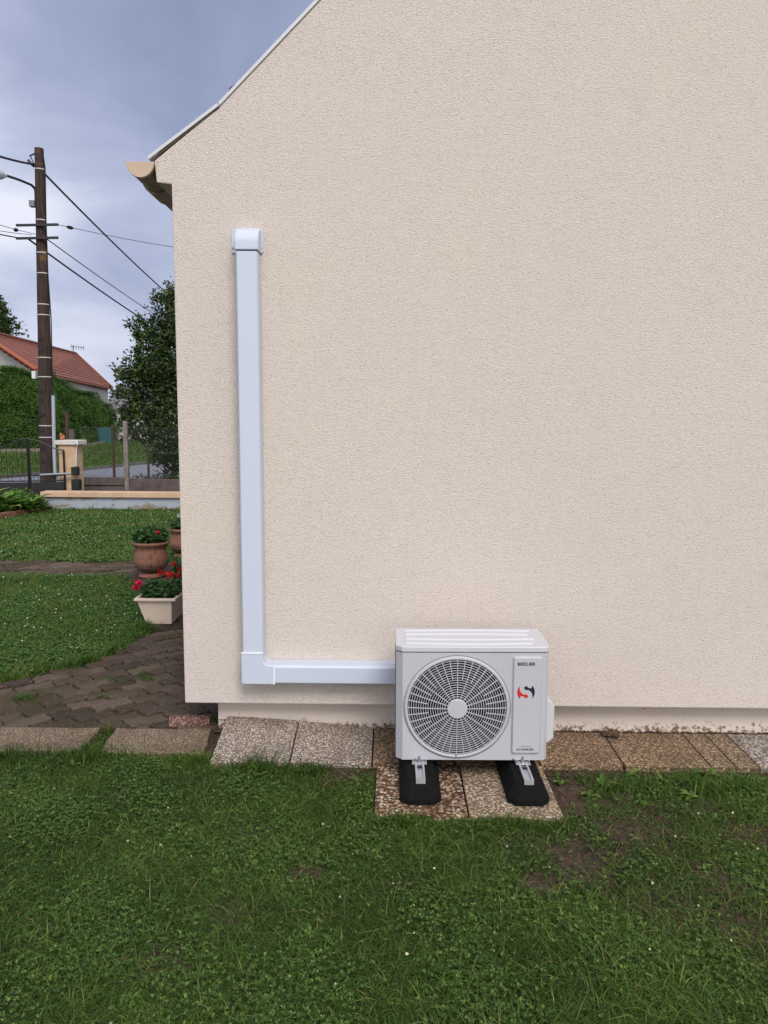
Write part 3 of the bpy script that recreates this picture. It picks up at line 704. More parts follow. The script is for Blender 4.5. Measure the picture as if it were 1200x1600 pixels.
# raised panel with writing
def L2(px, py, dy=0): q = P(px, py, YA+dy); return q.x-UC, q.z-zb0
sx0, sz1 = L2(803,1026.5,-.01); sx1, sz0 = L2(844,1179,-.01)
pb = MB(); o0_ = rrect(sx0, sx1, sz0, sz1, .012, .012, 4); o1_ = rrect(sx0+.006, sx1-.006, sz0+.006, sz1-.006, .009, .009, 4); n = len(o0_)
pb.add([(x,-.0005,z) for x, z in o0_]+[(x,-.012,z) for x, z in o1_], [(i,(i+1)%n,n+(i+1)%n,n+i) for i in range(n)]+[tuple(range(n,2*n))])
panel = pb.build('service_panel', M_unit, ac, smooth=True, local=True, bevel=.0015)
M_ink = mat('print_black', (.012,.013,.018), .5); M_red = mat('print_red', (.50,.022,.018), .5); M_navy = mat('print_navy', (.010,.014,.035), .5)
def text(body, px0, px1, pyc, m, h, name, bold=.0):
    cu = bpy.data.curves.new(name, 'FONT'); cu.body = body; cu.size = 1; cu.extrude = 0; cu.offset = bold
    o = bpy.data.objects.new(name, cu); C.objects.link(o); bpy.context.view_layer.update()
    me = bpy.data.meshes.new_from_object(o.evaluated_get(bpy.context.evaluated_depsgraph_get())); bpy.data.objects.remove(o); bpy.data.curves.remove(cu)
    a_ = np.array([v_.co[:] for v_ in me.vertices]); mn, mx_ = a_.min(0), a_.max(0)
    xa, zc = L2(px0, pyc, -.012); xb, _ = L2(px1, pyc, -.012)
    fs = [tuple(f_.vertices) for f_ in me.polygons]; bpy.data.meshes.remove(me)
    vs = [((q[0]-mn[0])/(mx_[0]-mn[0])*(xb-xa)+xa, -.0128, zc+((q[1]-mn[1])/(mx_[1]-mn[1])-.5)*h) for q in a_]
    return MB().add(vs, fs).build(name, m, panel, local=True)
for i, ch in enumerate('sIncLaIR'):      # a unicase wordmark: every letter the same height
    wd = [0, 4.2, 6.2, 10.4, 14.2, 17.9, 22.2, 24.4, 28.4]; text(ch, 809.8+wd[i], 809.8+wd[i+1]-.75, 1038, M_ink, .0155, 'letter', .03)
text('DC INVERTER', 807, 833.5, 1171.5, M_ink, .0105, 'lettering', .02)
def e2(pts, m):
    w3 = [L2(780+x/8.42, 1010+y/8.42, -.012) for x, y in pts]
    return MB().prism([Vector((x,-.0130,z)) for x, z in w3], (0,.0012,0)).build('emblem', m, panel, local=True)
def sm(pts, it=1):
    for _ in range(it):
        o_ = []
        for i in range(len(pts)): 
            a_, b_ = pts[i], pts[(i+1)%len(pts)]; o_ += [(a_[0]*.75+b_[0]*.25, a_[1]*.75+b_[1]*.25), (a_[0]*.25+b_[0]*.75, a_[1]*.25+b_[1]*.75)]
        pts = o_
    return pts
red = [(280,520),(262,545),(248,575),(243,605),(248,645),(262,675),(278,695),(280,675),(290,658),(312,655),(332,668),(345,682),(365,684),(380,674),(384,656),(374,640),(355,634),(330,636),(310,626),(292,608),(280,585),(274,555)]
e2(sm(red, 1), M_red)
e2(sm([(718-x, 1212-y) for x, y in red], 1), M_navy)
xa, za = L2(811,1167.4,-.012); xb, _ = L2(830,1167.4,-.012)
ar = [(xa+(xb-xa)*i/10, za+.0022*math.sin(math.pi*i/10)) for i in range(11)]
MB().prism([Vector((x,-.0128,z+.0009)) for x, z in ar]+[Vector((x,-.0128,z-.0003)) for x, z in ar[::-1]], (0,.0006,0)).build('arc_mark', M_ink, panel, local=True)
# valve cover on the right, slotted coil guard on the left, screws, handle foot tabs
vx, vz1 = hw, L2(868,1098)[1]; vz0 = L2(868,1164)[1]; vw = L2(869,1130)[0]-hw+.004
vc = MB().prism([Vector((hw-.004, 0, 0))+Vector((x,.035,z)) for x, z in ((0,vz0-.008),(vw-.022,vz0-.004),(vw-.002,vz0+.016),(vw,vz1-.035),(vw-.018,vz1-.012),(0,vz1))], (0,.22,0))
vc.build('valve_cover', M_unit2, ac, bevel=.004, local=True)
lv = MB()
for k_ in range(22): z_ = .03+k_*(UH-.10)/21; lv.box(-hw-.0030, -hw+.002, .045, .255, z_, z_+.011)
lv.build('coil_guard', mat('coil_guard', (.13,.13,.14), .6), ac, local=True, bevel=.001)
for px_, py_ in ((648.5,1185.5),(801.8,1186.5),(712.3,1179.5)):
    x, z = L2(px_, py_); MB().tube([(x,.001,z),(x,-.0035 if py_ > 1180 else -.011,z)], .0036, 10).build('screw', M_screw, ac, local=True)
for cx_ in (xf1, xf2):
    x = cx_-UC
    tb = MB().box(x-.034, x+.034, -.030, .05, -.0105, -.0060); tb.box(x-.030, x-.027, -.030, .01, -.0060, .004); tb.box(x+.027, x+.030, -.030, .01, -.0060, .004)
    tb.build('mounting_tab', M_alu, ac, bevel=.001, local=True)
    bo = MB().tube([(x,-.012,-.006),(x,-.012,.022)], .0042, 10); bo.tube([(x,-.012,-.0055),(x,-.012,.004)], .0085, 6); bo.tube([(x,-.012,-.0058),(x,-.012,-.004)], .013, 14)
    bo.build('bolt', M_zinc, ac, local=True)

# ============================================================ POTS AND PLANTERS
def pot_mat(): 
    m = mat('aged_terracotta', (.27,.10,.055), .85); t, p = nodes_of(m)
    co = t.nodes.new('ShaderNodeTexCoord'); sp = t.nodes.new('ShaderNodeSeparateXYZ'); t.links.new(co.outputs['Object'], sp.inputs[0])
    c = mixc(t, step(t, noise_of(t, 22, 5, .7), .42, .62), (.27,.11,.07), (.15,.095,.075))
    alg = noise_of(t, 16, 4, .6, 0, (2.2,2.2,.5))
    low = step(t, sp.outputs[2], .17, .04)
    c = mixc(t, mth('MULTIPLY', step(t, mth('ADD', alg, mth('MULTIPLY', low, .34, t), t), .58, .68), .9, t), c, (.045,.052,.028))
    ln = step(t, noise_of(t, 5, 3, .5, 0, (.4,.4,6)), .5, .7)
    c = mixc(t, mth('MULTIPLY', ln, .5, t), c, (.36,.16,.11))
    t.links.new(c, p.inputs['Base Color']); bumpto(t, p, noise_of(t, 60, 4), .003); return m
M_pot = pot_mat(); M_potbase = mat('terracotta_base', (.27,.11,.075), .85, (.19,.09,.065), 14); M_potsoil = mat('potting_soil', (.02,.014,.01), .95, bump=.01, bscale=60)
def urn(px, py, y, label, s=1.0, group='terracotta urns beside the house'):
    q = G(px, py); t_ = thing('terracotta_urn', (q.x, y, 0), label, 'plant pot', group)
    H_ = .38*s; k_ = s
    prof = [(0,.0),(.120,.0),(.130,.015),(.122,.038),(.085,.050),(.095,.062),(.140,.095),(.168,.140),(.174,.19),(.168,.235),(.156,.275),(.154,.305),(.164,.330),(.186,.345),(.192,.360),(.186,.376),(.168,.376),(.155,.36),(.150,.33),(0,.33)]
    i0 = 4
    MB().lathe(t_.location, [(r_*k_, z_*k_) for r_, z_ in prof[i0:18]], 40).build('bowl', M_pot, t_, smooth=True)
    fl_ = MB()
    for k2 in range(30):
        a_ = 2*math.pi*k2/30; c_, s_ = math.cos(a_), math.sin(a_); fl_.tube([t_.location+Vector((c_*r_, s_*r_, z_)) for r_, z_ in ((.096*k_,.064*k_),(.139*k_,.096*k_),(.165*k_,.136*k_),(.168*k_,.165*k_))], lambda u: .008*(1-.8*u), 5)
    fl_.build('fluting', M_pot, t_, smooth=True)
    MB().lathe(t_.location, [(r_*k_, z_*k_) for r_, z_ in prof[:i0+1]], 40).build('base', M_potbase, t_, smooth=True)
    MB().lathe(t_.location, [(r_*k_, z_*k_) for r_, z_ in prof[-4:]], 40).build('soil', M_potsoil, t_, smooth=True)
    return t_
def bush(name, c, rad, h, n, m, label, cat, group=None, size=.03, flowers=(), fl_mat=None, stems=6):
    t_ = thing(name, c, label, cat, group); c = Vector(c)
    u = rng.normal(size=(n,3)); u /= np.linalg.norm(u, axis=1)[:,None]; r_ = rng.uniform(.45, 1, n)**.5
    P_ = u*r_[:,None]*np.array([rad[0], rad[1], h/2]); P_[:,2] += h/2; P_ *= (1+.22*vnoise(u[:,0]*1.2, u[:,2]*1.2+u[:,1], .9, 3))[:,None]
    P_[:,2] = np.maximum(P_[:,2], .01); P_ += np.array(c)
    V_, T_, to = leaves(P_, rng.uniform(.6,1.25,n)*size, rng.uniform(0,1,n), .5, .95, fold=.1)
    npmesh('foliage', V_, None, m, t_, to, T=T_)
    st = MB()
    for i in range(stems):
        a_ = random.uniform(0, 6.28); d_ = Vector((math.cos(a_)*rad[0]*.6, math.sin(a_)*rad[1]*.6, h*.7)); st.tube([c, c+d_*.5+Vector((0,0,.02)), c+d_], .0035, 5)
    st.build('stem', mat_stem, t_)
    for fp, fr, fm in flowers:
        nn = 34; u = rng.normal(size=(nn,3)); u /= np.linalg.norm(u, axis=1)[:,None]; fp = Vector(fp)
        V_, T_, to = leaves(np.array(fp)+u*fr*rng.uniform(.5,1,(nn,1)), fr*.75, rng.uniform(0,1,nn), .2, .95, nrm=u, fold=.05)
        f_ = npmesh('flower', V_, None, fm, t_, to, T=T_)
        st = MB().tube([c+Vector((0,0,.02)), (c+fp)/2+Vector((0,0,.01)), fp-Vector((0,0,fr*.6))], .003, 5)
        st.build('flower_stalk', mat_stem, f_)
    return t_
mat_stem = mat('green_stem', (.05,.09,.025), .7)
q1 = G(231,905); u1 = urn(231,905,q1.y+.13,'aged terracotta urn behind the cream planter, second row from the wall corner')
cB = Vector((u1.location.x, u1.location.y, .325))
d_ = cB.y
bush('geranium', cB, (.19,.16), .20, 620, M_geran, 'low geranium with one red bloom growing in the terracotta urn', 'flower plant', size=.045, flowers=[(P(246,832,d_-.10), .032, M_petal_red)])
q2 = G(284,872); u2 = urn(284,872,q2.y+.10,'terracotta urn farthest back, half hidden by the house corner', .92)
cB2 = Vector((u2.location.x, u2.location.y, .30))
bush('geranium', cB2, (.15,.15), .17, 420, M_geran, 'green plant with a pale cream bloom in the half hidden urn', 'flower plant', size=.045, flowers=[(P(281,806,cB2.y-.05), .036, M_petal_white)])
# cream planter
M_cream = mat('cream_plastic', (.68,.56,.46), .5, (.63,.51,.42), 5)
yq = 6.03; pa, pb_ = P(229,975,yq), P(268,976,yq); pt0, pt1 = P(211,938,yq-.04), P(273,938,yq-.04)
ztop = P(240,935,yq-.04).z; pc = Vector(((pa.x+pb_.x)/2+.02, yq+.18, 0)); pl_ = thing('planter', pc, 'cream plastic flower trough standing on the block paving by the house corner', 'planter')
def rect(x0, x1, y0, y1, z): return [Vector(q) for q in ((x0,y0,z),(x1,y0,z),(x1,y1,z),(x0,y1,z))]
LN = .62
lv_ = [rect(pa.x, pb_.x, yq, yq+LN-.08, .0), rect(pa.x-.035, pb_.x+.006, yq-.012, yq+LN-.04, .10), rect(pa.x-.065, pb_.x+.014, yq-.026, yq+LN-.02, .20), rect(pt0.x+.012, pt1.x-.012, yq-.036, yq+LN, ztop-.022)]
vs = [q for l_ in lv_ for q in l_]
MB().add(vs, [(i*4+j, i*4+(j+1)%4, (i+1)*4+(j+1)%4, (i+1)*4+j) for i in range(3) for j in range(4)]+[(0,1,2,3)]).build('body', M_cream, pl_, bevel=.01, seg=3)
a_, b_ = rect(pt0.x-.006, pt1.x+.008, yq-.055, yq+LN+.02, 0), rect(pt0.x+.022, pt1.x-.018, yq-.022, yq+LN-.02, 0)
vs = [q+Vector((0,0,ztop-.022)) for q in a_]+[q+Vector((0,0,ztop)) for q in a_]+[q+Vector((0,0,ztop)) for q in b_]+[q+Vector((0,0,ztop-.022)) for q in b_]
MB().add(vs, [(i*4+j, i*4+(j+1)%4, ((i+1)%4)*4+(j+1)%4, ((i+1)%4)*4+j) for i in range(4) for j in range(4)]).build('rim', M_cream, pl_, bevel=.005)
MB().add(rect(pt0.x+.02, pt1.x-.016, yq-.024, yq+LN-.02, ztop-.03), [(0,1,2,3)]).build('soil', M_potsoil, pl_)
cP = Vector(((pt0.x+pt1.x)/2-.005, yq+.16, ztop-.04))
bush('geranium', cP, (.17,.20), .135, 800, M_geran, 'bushy geranium with bright red blooms filling the cream trough', 'flower plant', size=.042,
     flowers=[(P(216,913,yq+.03), .045, M_petal_pink), (P(211,918,yq+.0), .03, M_petal_pink), (P(252,895,yq+.16), .028, M_petal_red), (P(264,898,yq+.13), .034, M_petal_red), (P(277,899,yq+.2), .026, M_petal_red)])
cP2 = Vector((cP.x+.13, yq+.47, ztop-.04))
bush('geranium', cP2, (.12,.14), .26, 420, M_geran, 'taller geranium at the back of the cream trough touching the house corner', 'flower plant', size=.042,
     flowers=[(P(272,881,yq+.45), .024, M_petal_red), (P(281,890,yq+.42), .03, M_petal_red)])

# ============================================================ BOUNDARY WALL, PILLAR, GATE, FENCE
YW = 13.45
M_wallp = mat('blue_grey_paint', (.34,.38,.45), .85); t, p = nodes_of(M_wallp)
pn = noise_of(t, 2.4, 6, .62, .4, (1,1,2.6)); c = mixc(t, step(t, pn, .54, .57), mixc(t, noise_of(t, 9, 4), (.36,.40,.47), (.30,.33,.38)), (.24,.20,.15))
c = mixc(t, step(t, noise_of(t, 14, 5, .7), .64, .72), c, (.13,.11,.09)); t.links.new(c, p.inputs['Base Color'])
M_cap = mat('salmon_coping', (.58,.40,.27), .8, (.46,.31,.21), 4)
zc0, zc1 = P(170,777,YW).z, P(170,769,YW).z
bw = thing('garden_wall', P(170,798,YW), 'low garden wall with flaking blue grey paint and salmon coping', 'wall')
MB().box(P(70,790,YW).x, XC+3, YW, YW+.18, -.05, zc0).build('wall_body', M_wallp, bw)
MB().box(P(63,772,YW-.04).x, XC+3, YW-.05, YW+.23, zc0+.001, zc1).build('coping', M_cap, bw, bevel=.006)
# pillar
YPi = 14.2
M_pil = mat('ochre_render', (.56,.40,.26), .85, (.44,.30,.19), 5)
pA, pB2, pz = P(91,700,YPi).x, P(117.5,700,YPi).x, P(105,695,YPi).z
pil = thing('gate_pillar', ((pA+pB2)/2, YPi+.16, SOILZ), 'ochre rendered gate pillar with white cap beside the metal gate', 'gate pillar')
MB().box(pA, pB2, YPi, YPi+.34, SOILZ, pz).build('shaft', M_pil, pil, bevel=.006)
MB().box(P(86,690,YPi).x, P(123,690,YPi).x, YPi-.04, YPi+.38, pz+.001, P(105,688,YPi).z).build('cap', mat('cap_white', (.62,.60,.56), .8, (.5,.48,.44), 8), pil, bevel=.008)
q = [P(118,692,YPi-.05), P(121.5,694,YPi-.05), P(119.5,700,YPi-.03), P(118.8,728,YPi-.03)]
MB().tube(q, .012, 6).build('cable_pipe', mat('grey_conduit', (.55,.55,.56), .5), pil)
# terracotta ornament on the pillar
oq = P(97,688,YPi+.12); om = MB(); om.blob(oq+Vector((0,0,.045)), .045, (.9,.8,1.0), 10, 8); om.blob(oq+Vector((-.012,-.01,.100)), .028, (1,1,1), 10, 6); om.blob(oq+Vector((.035,0,.062)), .030, (.6,.6,1.5), 8, 6); om.blob(oq+Vector((-.018,-.005,.130)), .010, (.6,.6,1.4), 6, 4)
tag(om.build('ornament', mat('terracotta_figure', (.40,.13,.06), .7), smooth=True), 'small orange terracotta garden figure sitting on top of the gate pillar', 'ornament')
# opener motor and control box hung on the pillar
mt = thing('gate_opener', P(118,748,YPi-.06), 'black gate opener motor with grey arm fixed to the gate pillar', 'gate opener')
x0, x1 = P(113.5,735,YPi-.06).x, P(122,735,YPi-.06).x
MB().box(x0, x1+.01, YPi-.14, YPi-.002, P(118,742,YPi).z, P(118,729,YPi).z).build('motor', M_black, mt, bevel=.01)
MB().box(x0, x1+.04, YPi-.16, YPi-.002, P(118,765,YPi).z, P(118,748.5,YPi).z).build('control_box', M_black, mt, bevel=.01)
MB().tube([P(63,742,YPi-.18), P(116,739.5,YPi-.10)], .022, 8).build('arm', mat('grey_arm', (.25,.26,.28), .5, metal=.4), mt, smooth=True)
# wrought gate, two leaves
M_iron = mat('black_iron', (.010,.010,.012), .5, spec=.5)
def gate_leaf(pxa, ya, pxb, yb, label, hinge_right):
    A = P(pxa, 766, ya); B = P(pxb, 768, yb); A.z = B.z = SOILZ+.06
    d = B-A; Ln = d.length; d.normalize(); t_ = thing('gate_leaf', A, label, 'gate', 'leaves of the black iron gate')
    ztop_in, ztop_out = P(47,686,(ya+yb)/2).z-A.z, P(100,703,YPi).z-A.z
    def tz(u):      # u 0 at meeting stile, 1 at hinge
        s_ = .5+.5*math.cos(math.pi*u); return ztop_out+(ztop_in-ztop_out)*s_
    U = (lambda s_: 1-s_/Ln) if not hinge_right else (lambda s_: s_/Ln)
    MB().tube([A, A+Vector((0,0,tz(U(0))))], .020, 4).build('stile', M_iron, t_); MB().tube([B, B+Vector((0,0,tz(U(Ln))))], .020, 4).build('stile', M_iron, t_)
    MB().tube([A+d*(Ln*i/14)+Vector((0,0,tz(U(Ln*i/14)))) for i in range(15)], .012, 6).build('top_rail', M_iron, t_)
    zr = P(75,743,14.05).z-A.z; MB().tube([A+Vector((0,0,zr)), B+Vector((0,0,zr))], .011, 4).build('lower_rail', M_iron, t_)
    MB().tube([A+Vector((0,0,zr-.10)), B+Vector((0,0,zr-.10))], .011, 4).build('lower_rail', M_iron, t_)
    nb = int(Ln/.085); bb = MB()
    for i in range(1, nb): s_ = Ln*i/nb; bb.tube([A+d*s_+Vector((0,0,zr)), A+d*s_+Vector((0,0,tz(U(s_))))], .006, 5)
    bb.build('bars', M_iron, t_)
    ns = max(3, int(Ln/.16))
    for i in range(ns):
        c_ = A+d*(Ln*(i+.5)/ns)+Vector((0,0,zr-.05)); MB().tube([c_+d*(.045*math.cos(a_))+Vector((0,0,.045*math.sin(a_))) for a_ in [k_*math.pi/5 for k_ in range(10)]], .005, 4, closed=True).build('scroll', M_iron, t_)
    MB().prism([A+d*.02, B-d*.02, B-d*.02+Vector((0,0,zr-.125)), A+d*.02+Vector((0,0,zr-.125))], (0,.01,0)).build('kick_panel', M_iron, t_)
    return t_
gate_leaf(48.5, 14.0, 102, 14.15, 'right leaf of the black iron gate, hung on the ochre pillar', True)
gate_leaf(-12, 13.85, 46, 14.0, 'left leaf of the black iron gate, behind the flower bed', False)

YFn = 15.3
M_conc = mat('weathered_concrete', (.24,.21,.19), .9, (.13,.115,.10), 8, bump=.004, bscale=40)
M_conc2 = mat('lichened_concrete', (.13,.10,.095), .95, (.07,.055,.055), 5, bump=.01, bscale=30)
fn = thing('wire_fence', P(197,768,YFn), 'wire mesh fence with concrete post on weathered concrete base boards', 'fence')
def post(px, y, pt, w, m, name='post', pb3=None):
    a_ = P(px, 700, y); z0 = SOILZ if pb3 is None else P(px, pb3, y).z; MB().box(a_.x-w/2, a_.x+w/2, y-w/2, y+w/2, z0, P(px, pt, y).z).build(name, m, fn, bevel=.004)
post(197, YFn, 658, .085, M_conc, 'concrete_post'); post(121.5, YFn, 697, .10, M_conc, 'concrete_post')
fx0_, fx1_ = P(126,700,YFn).x, P(300,700,YFn).x
M_pr = mat('rusty_steel', (.06,.035,.03), .8)
post(177, YFn+.05, 664, .045, M_pr, 'steel_post'); post(231, YFn+.05, 690, .04, M_pr, 'steel_post')
xm_ = P(194,750,YFn).x; xm2 = P(200,750,YFn).x
zb1 = P(160,745.5,YFn).z; zmid = P(160,759,YFn).z
MB().box(fx0_, xm_, YFn-.02, YFn+.03, zmid+.012, zb1).build('base_board', M_conc2, fn, bevel=.004)
MB().box(fx0_, xm_, YFn-.01, YFn+.04, SOILZ, zmid-.010).build('base_board', M_conc2, fn, bevel=.004)
MB().box(fx0_+.01, xm_-.01, YFn+.045, YFn+.06, SOILZ, zb1-.02).build('gap_shade_sheet', M_black, fn)  # black sheet added behind the boards to pass for the shade in their gap
MB().box(xm2, fx1_+1.4, YFn+.0, YFn+.05, SOILZ, zb1-.03).build('base_board', M_conc2, fn, bevel=.004)
wm = MB(); z0, z1 = zb1+.01, P(160,668,YFn).z; Hh = z1-z0; sp_ = .075; x = fx0_-Hh
while x < fx1_+1.2:
    for sg in (1, -1):
        xa_, xb_ = (x, x+Hh) if sg > 0 else (x+Hh, x)
        if True:
            a_ = Vector((xa_, YFn+.02, z0)); b_ = Vector((xb_, YFn+.02, z1)); d = b_-a_
            t0, t1 = 0, 1
            for s_, lim, lo_ in ((d.x, fx0_, True), (d.x, fx1_+1.2, False)):
                tt = (lim-a_.x)/s_
                if lo_: t0, t1 = (max(t0,tt), t1) if s_ > 0 else (t0, min(t1,tt))
                else: t0, t1 = (t0, min(t1,tt)) if s_ > 0 else (max(t0,tt), t1)
            if t1-t0 > .02: wm.tube([a_+d*t0, a_+d*t1], .0021, 3)
    x += sp_
for zz in (z0+.01, (z0+z1)/2, z1): wm.tube([Vector((fx0_,YFn+.02,zz)), Vector((fx1_+1.2,YFn+.02,zz))], .003, 4)
wm.build('wire_mesh', mat('dull_wire', (.07,.075,.075), .7), fn)
# free-standing posts behind the pillar
a_ = P(105.5,690,16.0); tag(MB().tube([(a_.x,16.0,SOILZ),(a_.x+.01,16.0,P(105,643,16).z)], .040, 8).build('steel_tube_post', M_pr), 'rusty brown tube post standing behind the gate pillar', 'post')
a_ = P(113.5,690,15.7); tag(MB().box(a_.x-.05,a_.x+.05,15.65,15.75,SOILZ,P(113,671,15.7).z).build('timber_post', mat('grey_timber', (.12,.10,.09), .9, (.07,.06,.05), 15), bevel=.006), 'weathered grey timber post rising just behind the right side of the pillar', 'post')

# ============================================================ UTILITY POLE AND CABLES
YPo = 16.6
M_pole = mat('pole_wood', (.055,.030,.022), .9); t, p = nodes_of(M_pole)
c = mixc(t, step(t, noise_of(t, 5, 4, .6, 0, (6,6,.5)), .35, .65), (.022,.015,.013), (.062,.038,.030))
c = mixc(t, step(t, noise_of(t, 2.2, 4, .6, .3, (1,1,.8)), .60, .68), c, (.13,.070,.022)); t.links.new(c, p.inputs['Base Color'])
bumpto(t, p, noise_of(t, 8, 4, .6, 0, (7,7,.4)), .015)
def pp(px, py, y=YPo): return P(px, py, y)
pt_, pbm = pp(61,232), pp(75,756); pbm.z = SOILZ-.1
pole = thing('utility_pole', (pbm.x, YPo, SOILZ), 'tall dark timber utility pole with two crossarms beyond the gate', 'utility pole')
MB().tube([pbm.lerp(pt_, i/12) for i in range(13)], .165, 14, r2=.088).build('shaft', M_pole, pole, smooth=True)
def prad(py): u = (756-py)/(756-232); return .165+(.088-.165)*u
def pcx(py): return 75+(61-75)*(756-py)/(756-232)
M_band = mat('pale_strap', (.50,.49,.47), .5)
for py in (265,344.5,395.5,427.5,476,492.5,559,589,665,683):
    c_ = pp(pcx(py), py); r_ = prad(py)+.004; MB().lathe((c_.x, YPo, c_.z), [(r_-.006,-.010),(r_,-.010),(r_,.010),(r_-.006,.010)], 18).build('strap', M_band, pole, smooth=True)
M_steel = mat('dark_steel', (.035,.035,.04), .5, metal=.3)
for py in (351,371.5):
    a_, b_ = pp(24.5,py+.6,YPo-.16), pp(90,py-.6,YPo-.16); MB().prism([a_+Vector((0,0,-.022)), a_+Vector((0,0,.022)), b_+Vector((0,0,.022)), b_+Vector((0,0,-.022))], (0,.05,0)).build('crossarm', M_steel, pole)
# slotted steps seen as dark notches
for py in (530,548,612,625,648,672,700,720): c_ = pp(pcx(py)-1.5, py); r_ = prad(py); MB().box(c_.x-.05, c_.x+.05, YPo-r_-.006, YPo-r_+.03, c_.z-.03, c_.z+.03).build('climbing_notch', M_black, pole)
MB().tube([pp(68,245,YPo-.02), pp(70.5,262,YPo-.02), pp(72,345,YPo-.02), pp(75,430,YPo-.02), pp(80,500,YPo-.02), pp(82,600,YPo-.02)], .012, 5).build('riser_cable', M_black, pole)
MB().tube([pp(83,618,YPo-.06), pp(85.5,742,YPo-.06)], .038, 8).build('conduit', mat('conduit_grey', (.36,.40,.46), .6), pole, smooth=True)
# hardware at the top and junction box
hw_ = MB(); hw_.tube([pp(54,258), pp(47,243), pp(55,240)], .02, 6); hw_.tube([pp(53,260), pp(44,250)], .03, 6); hw_.build('anchor_bracket', M_steel, pole)
a_ = pp(51,319); MB().box(a_.x-.055, a_.x+.055, YPo-.06, YPo+.06, a_.z-.06, a_.z+.07).build('junction_box', mat('grey_box', (.20,.22,.25), .6), pole, bevel=.01)
arm = MB().tube([pp(56,322), pp(55.5,300), pp(54,294), pp(49,289,YPo-.1), pp(30,281,YPo-.5), pp(12,275,YPo-.9), pp(4,273,YPo-1.1)], .026, 8).build('lamp_arm', M_steel, pole, smooth=True)
ll = MB(); h0, h1 = pp(9,275,YPo-1.0), pp(-28,266,YPo-1.9); dd = h1-h0
for i in range(1): ll.tube([h0+dd*u for u in (0,.08,.3,.6,.9,1)], lambda u: [.03,.05,.10,.11,.08,.03][int(round(u*5))], 10)
ll.build('lamp_head', mat('lamp_shell', (.55,.57,.60), .4), arm, smooth=True)
MB().box(pp(52,590).x, pp(58,590).x, YPo-.08, YPo+.04, pp(55,592).z, pp(55,580).z).build('meter_box', mat('white_box', (.62,.63,.64), .5), pole, bevel=.01)
def cable(pa, pb, r, sag, label, name='overhead_cable', ins=()):
    a_, b_ = Vector(pa), Vector(pb); root = thing(name, a_, label, 'cable', 'overhead cables at the utility pole')
    MB().tube([a_.lerp(b_, i/24)-Vector((0,0,sag*4*(i/24)*(1-i/24))) for i in range(25)], r, 6).build('wire', M_black, root, smooth=True)
    for u in ins:
        q0, q1 = a_.lerp(b_, u)-Vector((0,0,sag*4*u*(1-u))), a_.lerp(b_, u+.012)-Vector((0,0,sag*4*u*(1-u)))
        q1 = a_.lerp(b_, u)+(b_-a_).normalized()*.16-Vector((0,0,sag*4*u*(1-u)+.02)); MB().tube([q0, q0.lerp(q1,.3), q0.lerp(q1,.7), q1], lambda t2: .012+.028*math.sin(math.pi*t2), 8).build('insulator', M_black, root, smooth=True)
    return root
cable(pp(70,272), P(330,512,46), .022, .25, 'thick black cable sloping from the pole top down to the right')
cable(pp(90,351,YPo-.14), P(560,405,24), .006, .25, 'thin wire running almost level right from the upper crossarm', ins=(.02,))
cable(pp(74,374,YPo-.14), P(330,540,46), .011, .2, 'thin wire sloping right from the lower crossarm, upper one of two')
cable(pp(45,374,YPo-.14), P(345,563,46), .020, .3, 'medium black cable sloping right from the lower crossarm, lower one of two')
cable(pp(53,257), P(-190,160,11), .022, .12, 'thick black cable leaving the pole top to the left')
cable(pp(56,366,YPo-.14), P(-130,305,12), .006, .05, 'thin wire leaving left above the crossarms, with insulator', ins=(.2,))
cable(pp(50,367,YPo-.14), P(-150,328,12), .006, .05, 'thin wire leaving left just above the lower crossarm')
cable(pp(25,371,YPo-.14), P(-160,326,12), .013, .03, 'medium black cable leaving left from the end of the lower crossarm')

# ============================================================ NEIGHBOUR'S HOUSE, HEDGE, THINGS ACROSS THE ROAD
nh_d0, nh_d1 = 30.0, 46.0
e_r = P(176,606,nh_d1); ez = e_r.z
def at_z(px, py, z): d = ray(px, py); return CAM + d*((z-CAM.z)/d.z)
e_l = at_z(57,579,ez)
ax = (e_r-e_l); ax.z = 0; axn = ax.normalized(); nn = Vector((-axn.y, axn.x, 0))
if nn.x > 0 and False: nn = -nn
half = 4.2
r_r = P(118,552, (e_r + nn*half).y); rz = r_r.z
back = nn*half
rr_ = Vector((r_r.x, r_r.y, rz)); rl_ = at_z(-47,510,rz)
nb_ = thing('neighbour_house', (e_l+e_r)/2*1.0, 'neighbour house with red tiled roof rising behind the hedge', 'house'); nb_.location.z = SOILZ+.5
M_tile = mat('red_roof_tile', (.26,.075,.045), .85); t, p = nodes_of(M_tile)
wv = t.nodes.new('ShaderNodeTexWave'); wv.wave_type = 'BANDS'; wv.bands_direction = 'Z'; wv.inputs['Scale'].default_value = 2.1; wv.inputs['Distortion'].default_value = .5; wv.inputs['Detail'].default_value = 2
co = t.nodes.new('ShaderNodeTexCoord'); t.links.new(co.outputs['Object'], wv.inputs[0])
c = mixc(t, step(t, noise_of(t, 3, 5, .7), .35, .7), (.30,.095,.052), (.19,.062,.042)); c = mixc(t, step(t, wv.outputs['Fac'], .35, .1), c, (.065,.024,.018))
t.links.new(c, p.inputs['Base Color']); bumpto(t, p, wv.outputs['Fac'], .06)
th_ = Vector((0,0,-.14))
rb_r = rr_*2 - e_r; rb_l = rl_*2 - e_l; rb_r.z = rb_l.z = ez
front = [e_l, e_r, rr_, rl_]
rfm = MB().prism([q for q in front], th_); rfm.prism([rl_, rr_, rb_r, rb_l], th_)
nroof = rfm.build('roof', M_tile, nb_)
MB().tube([rl_, rr_], .08, 8).build('ridge', mat('ridge_tile', (.16,.055,.04), .85), nroof, smooth=True)
